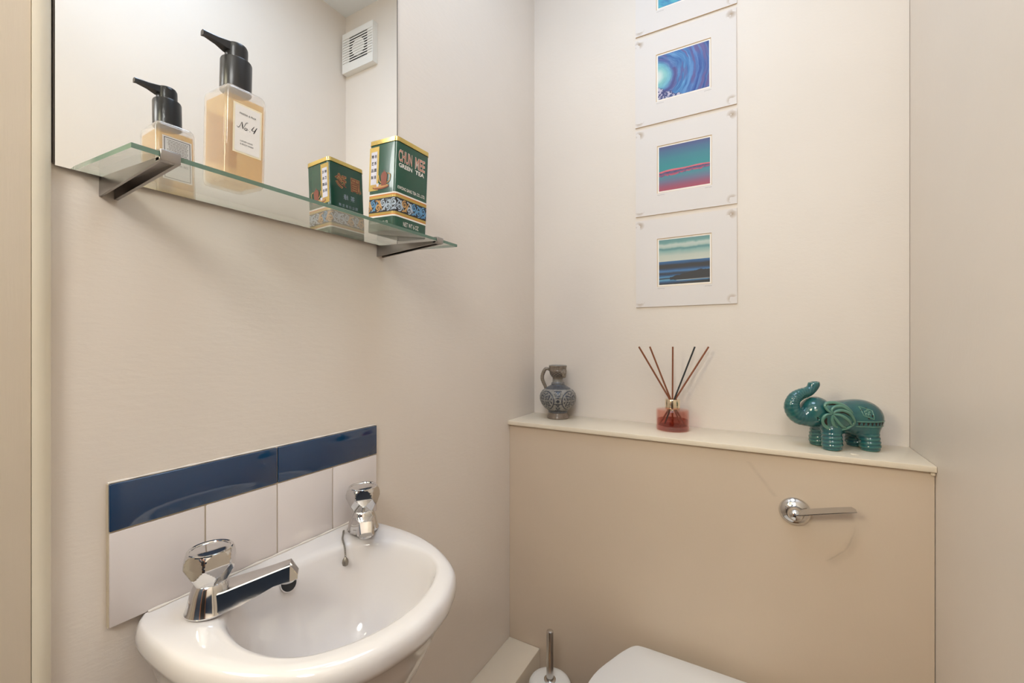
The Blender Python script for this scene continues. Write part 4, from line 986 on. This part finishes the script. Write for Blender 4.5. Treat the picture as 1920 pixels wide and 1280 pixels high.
OUTL = [(770,540),(752,462),(860,430),(1000,462),(1110,540),(1195,715),(1180,785),(1080,838),(960,858),(840,845),(748,785),(716,700),(752,622),(826,604)]
def ear(s):
    # slightly domed ear plate hugging the shoulder, with raised petal ribs and dark pierced slots
    def yy(u, h): return s*(0.0415 + 0.0035 - 9.0*(h-.083)**2 - 4.5*(u-.028)**2)
    o2 = [e2(p) for p in spline(OUTL, 56, True)]; cx = sum(p[0] for p in o2)/len(o2); cz = sum(p[1] for p in o2)/len(o2)
    vs_, fs = [], []; NR = 6; m = len(o2)
    for lay, off in ((0, .0), (1, -.0045)):
        for r_ in range(NR+1):
            f_ = r_/NR
            for p in o2:
                u, h = cx + (p[0]-cx)*max(f_, .02), cz + (p[1]-cz)*max(f_, .02); vs_.append((u, yy(u, h) + s*(off - .0012*(f_ > .95)), h))
    for lay in (0, 1):
        for r_ in range(NR):
            for k in range(m):
                b_ = lay*(NR+1)*m; q = (b_+r_*m+k, b_+r_*m+(k+1) % m, b_+(r_+1)*m+(k+1) % m, b_+(r_+1)*m+k); fs.append(q if (lay == 0) == (s < 0) else q[::-1])
    for k in range(m): fs.append((NR*m+k, NR*m+(k+1) % m, (NR+1)*m+NR*m+(k+1) % m, (NR+1)*m+NR*m+k))
    me = mesh(vs_, fs); autosmooth(me, 50); eo = link('ear', me, M_GLAZE, ep)
    for rl in RID:
        pts = [e2(p) for p in spline(rl, 30)]; P3 = [(u, yy(u, h) + s*.0006, h) for u, h in pts]; n_ = len(P3)
        tube_obj('ear_rib', P3, [.0020 + .0018*math.sin(math.pi*i/(n_-1)) for i in range(n_)], M_GLAZEPALE, eo, 8)
    for sl in SLOT:
        pts = [e2(p) for p in spline(sl, 10)]; P3 = [(u, yy(u, h) - s*.0008, h) for u, h in pts]; n_ = len(P3)
        tube_obj('ear_slot', P3, [.0008 + .0024*math.sin(math.pi*(i+.3)/(n_-.4)) for i in range(n_)], M_HOLE, eo, 8, 0.6)
    # eye
    lathe_obj('eye', [(.0034, -.001), (.0032, .0010), (.0018, .0018), (.0002, .0020)], M_EYE, ep, 16, loc=(.0790, side_y(.0790, .0890, s) - s*.0006, .0890), rot=(-s*math.pi/2 , 0, 0)).scale = (1.3, .7, 1)
    # saddle-cloth ornament: lozenge with a flower, border of triangles
    def onb(u, h, g=.0002): return (u, side_y(u, h, s) + s*g, h)
    dia = [(-.0165, .0985), (-.0420, .0905), (-.0420, .0720), (-.0200, .0800)]
    lp = [onb(*(np.array(dia[k])*(1-t) + np.array(dia[(k+1) % 4])*t)) for k in range(4) for t in np.linspace(0, 1, 6, endpoint=False)]; lp.append(lp[0])
    lz = tube_obj('lozenge_frame', lp, .0013, M_GLAZEPALE, ep, 8)
    fc = np.mean(dia, 0)
    for k in range(5):
        a = 2*math.pi*k/5 + .5; c_ = fc + np.array([math.cos(a), math.sin(a)])*.0046
        q = onb(*c_); lathe_obj('petal', [(.0034, -.001), (.0032, .0006), (.0018, .0014), (.0003, .0015)], M_GLAZE, lz, 14, loc=q, rot=(-s*math.pi/2, 0, 0))
    for c_ in ((-.0185, .0905), (-.0402, .0790), (-.0300, .0945), (-.0310, .0745)):
        lathe_obj('pierced_hole', [(.0026, -.0008), (.0025, .0003), (.0003, .0005)], M_HOLE, lz, 10, loc=onb(*c_), rot=(-s*math.pi/2, 0, 0))
    for h in (.0665, .0550):
        tube_obj('border_rib', [onb(u, h) for u in np.linspace(-.0050, -.0780, 26)], .0011, M_GLAZEPALE, ep, 8)
    for k in range(7):
        u = -.0110 - k*.0092
        if u < -.074: break
        P3 = [onb(u+.0030, .0640, .0005), onb(u-.0030, .0640, .0005), onb(u, .0570, .0005)]
        link('border_triangle', mesh(P3 + [(p[0], p[1]-s*.002, p[2]) for p in P3], [(0,1,2), (5,4,3), (0,3,4,1), (1,4,5,2), (2,5,3,0)]), M_HOLE, ep)
for s in (1, -1): ear(s)
tag(lathe_obj('putty_blob', [(.0075, 0), (.0070, .0012), (.0042, .0020), (.0005, .0022)], M_PUTTY, None, 20, loc=(0.8200, 1.1390, LEDGE_Z+0.0002)), 'small flat cream paint blob on the ledge by the elephant', 'blob')

# ------------------------------------------------------------------ toilet and brush
TXC = 0.525; LZ = 0.450; TYB = 1.080
to = tag(empty('toilet', (TXC, TYB, 0)), 'white toilet with closed lid against the cistern boxing', 'toilet')
def dshape(hw_, ln, z, back=0.0, rear=0.146):
    """seat outline: narrow hinge end flaring to a rounded front"""
    k_ = hw_ / 0.200; hw_ *= 1.03
    half = [(0, 0), (rear*k_*.55, .0), (rear*k_*.88, -.001), (rear*k_*1.0, -.008), (rear*k_*1.10, -.030), (rear*k_*1.22, -.070), (hw_*.985, -.145), (hw_, -.235), (hw_*.93, -.33), (hw_*.66, -ln+.045), (hw_*.33, -ln+.008), (0, -ln)]
    p = spline(half, 60); full = [tuple(q) for q in p] + [(-q[0], q[1]) for q in reversed(p[1:-1])]
    return [(x, y + back, z) for x, y in full][::-1]
def dloft(name, spec, mat, par):
    me = mesh(*loft([dshape(*s) for s in spec])); autosmooth(me, 40); return link(name, me, mat, par)
dloft('pan', [(.11, .38, 0.0, .03), (.105, .38, .10, .03), (.13, .41, .25, .02), (.175, .44, .36, .0), (.188, .455, .405, -.004), (.186, .453, .411, -.005)], M_CERAMIC, to)
dloft('seat', [(.190, .458, .4125, -.003), (.196, .464, .416, -.001), (.196, .464, .428, -.001), (.192, .460, .431, -.003)], M_SEAT, to)
dloft('lid', [(.194, .463, .4325, -.001), (.199, .468, .436, .001), (.199, .468, .4440, .001), (.197, .466, .4480, .0), (.192, .458, .4500, -.004), (.11, .35, .4525, -.05)], M_SEAT, to)
for s in (-1, 1): tube_obj('hinge', [(s*.075-.016, .012, .430), (s*.075+.016, .012, .430)], .008, M_SEAT, to, 14)
br = tag(empty('toilet_brush', (0.186, 1.000, 0)), 'toilet brush with chrome handle in a white holder beside the toilet', 'toilet brush')
lathe_obj('holder', [(.050, 0), (.054, .003), (.055, .010), (.0545, .318), (.0535, .327), (.050, .333), (.040, .3365), (.016, .3375), (.012, .3365), (.012, .330)], M_PLASTIC, br, 56, ang=50)
lathe_obj('brush_handle', [(.0090, .331), (.0090, .4585), (.0082, .4615), (.0050, .4632), (.0003, .4636)], M_STEEL, br, 28, ang=40)
lathe_obj('brush_collar', [(.0150, .3374), (.0150, .3405), (.0135, .3415), (.0092, .3416), (.0092, .3374)], M_STEEL, br, 28)
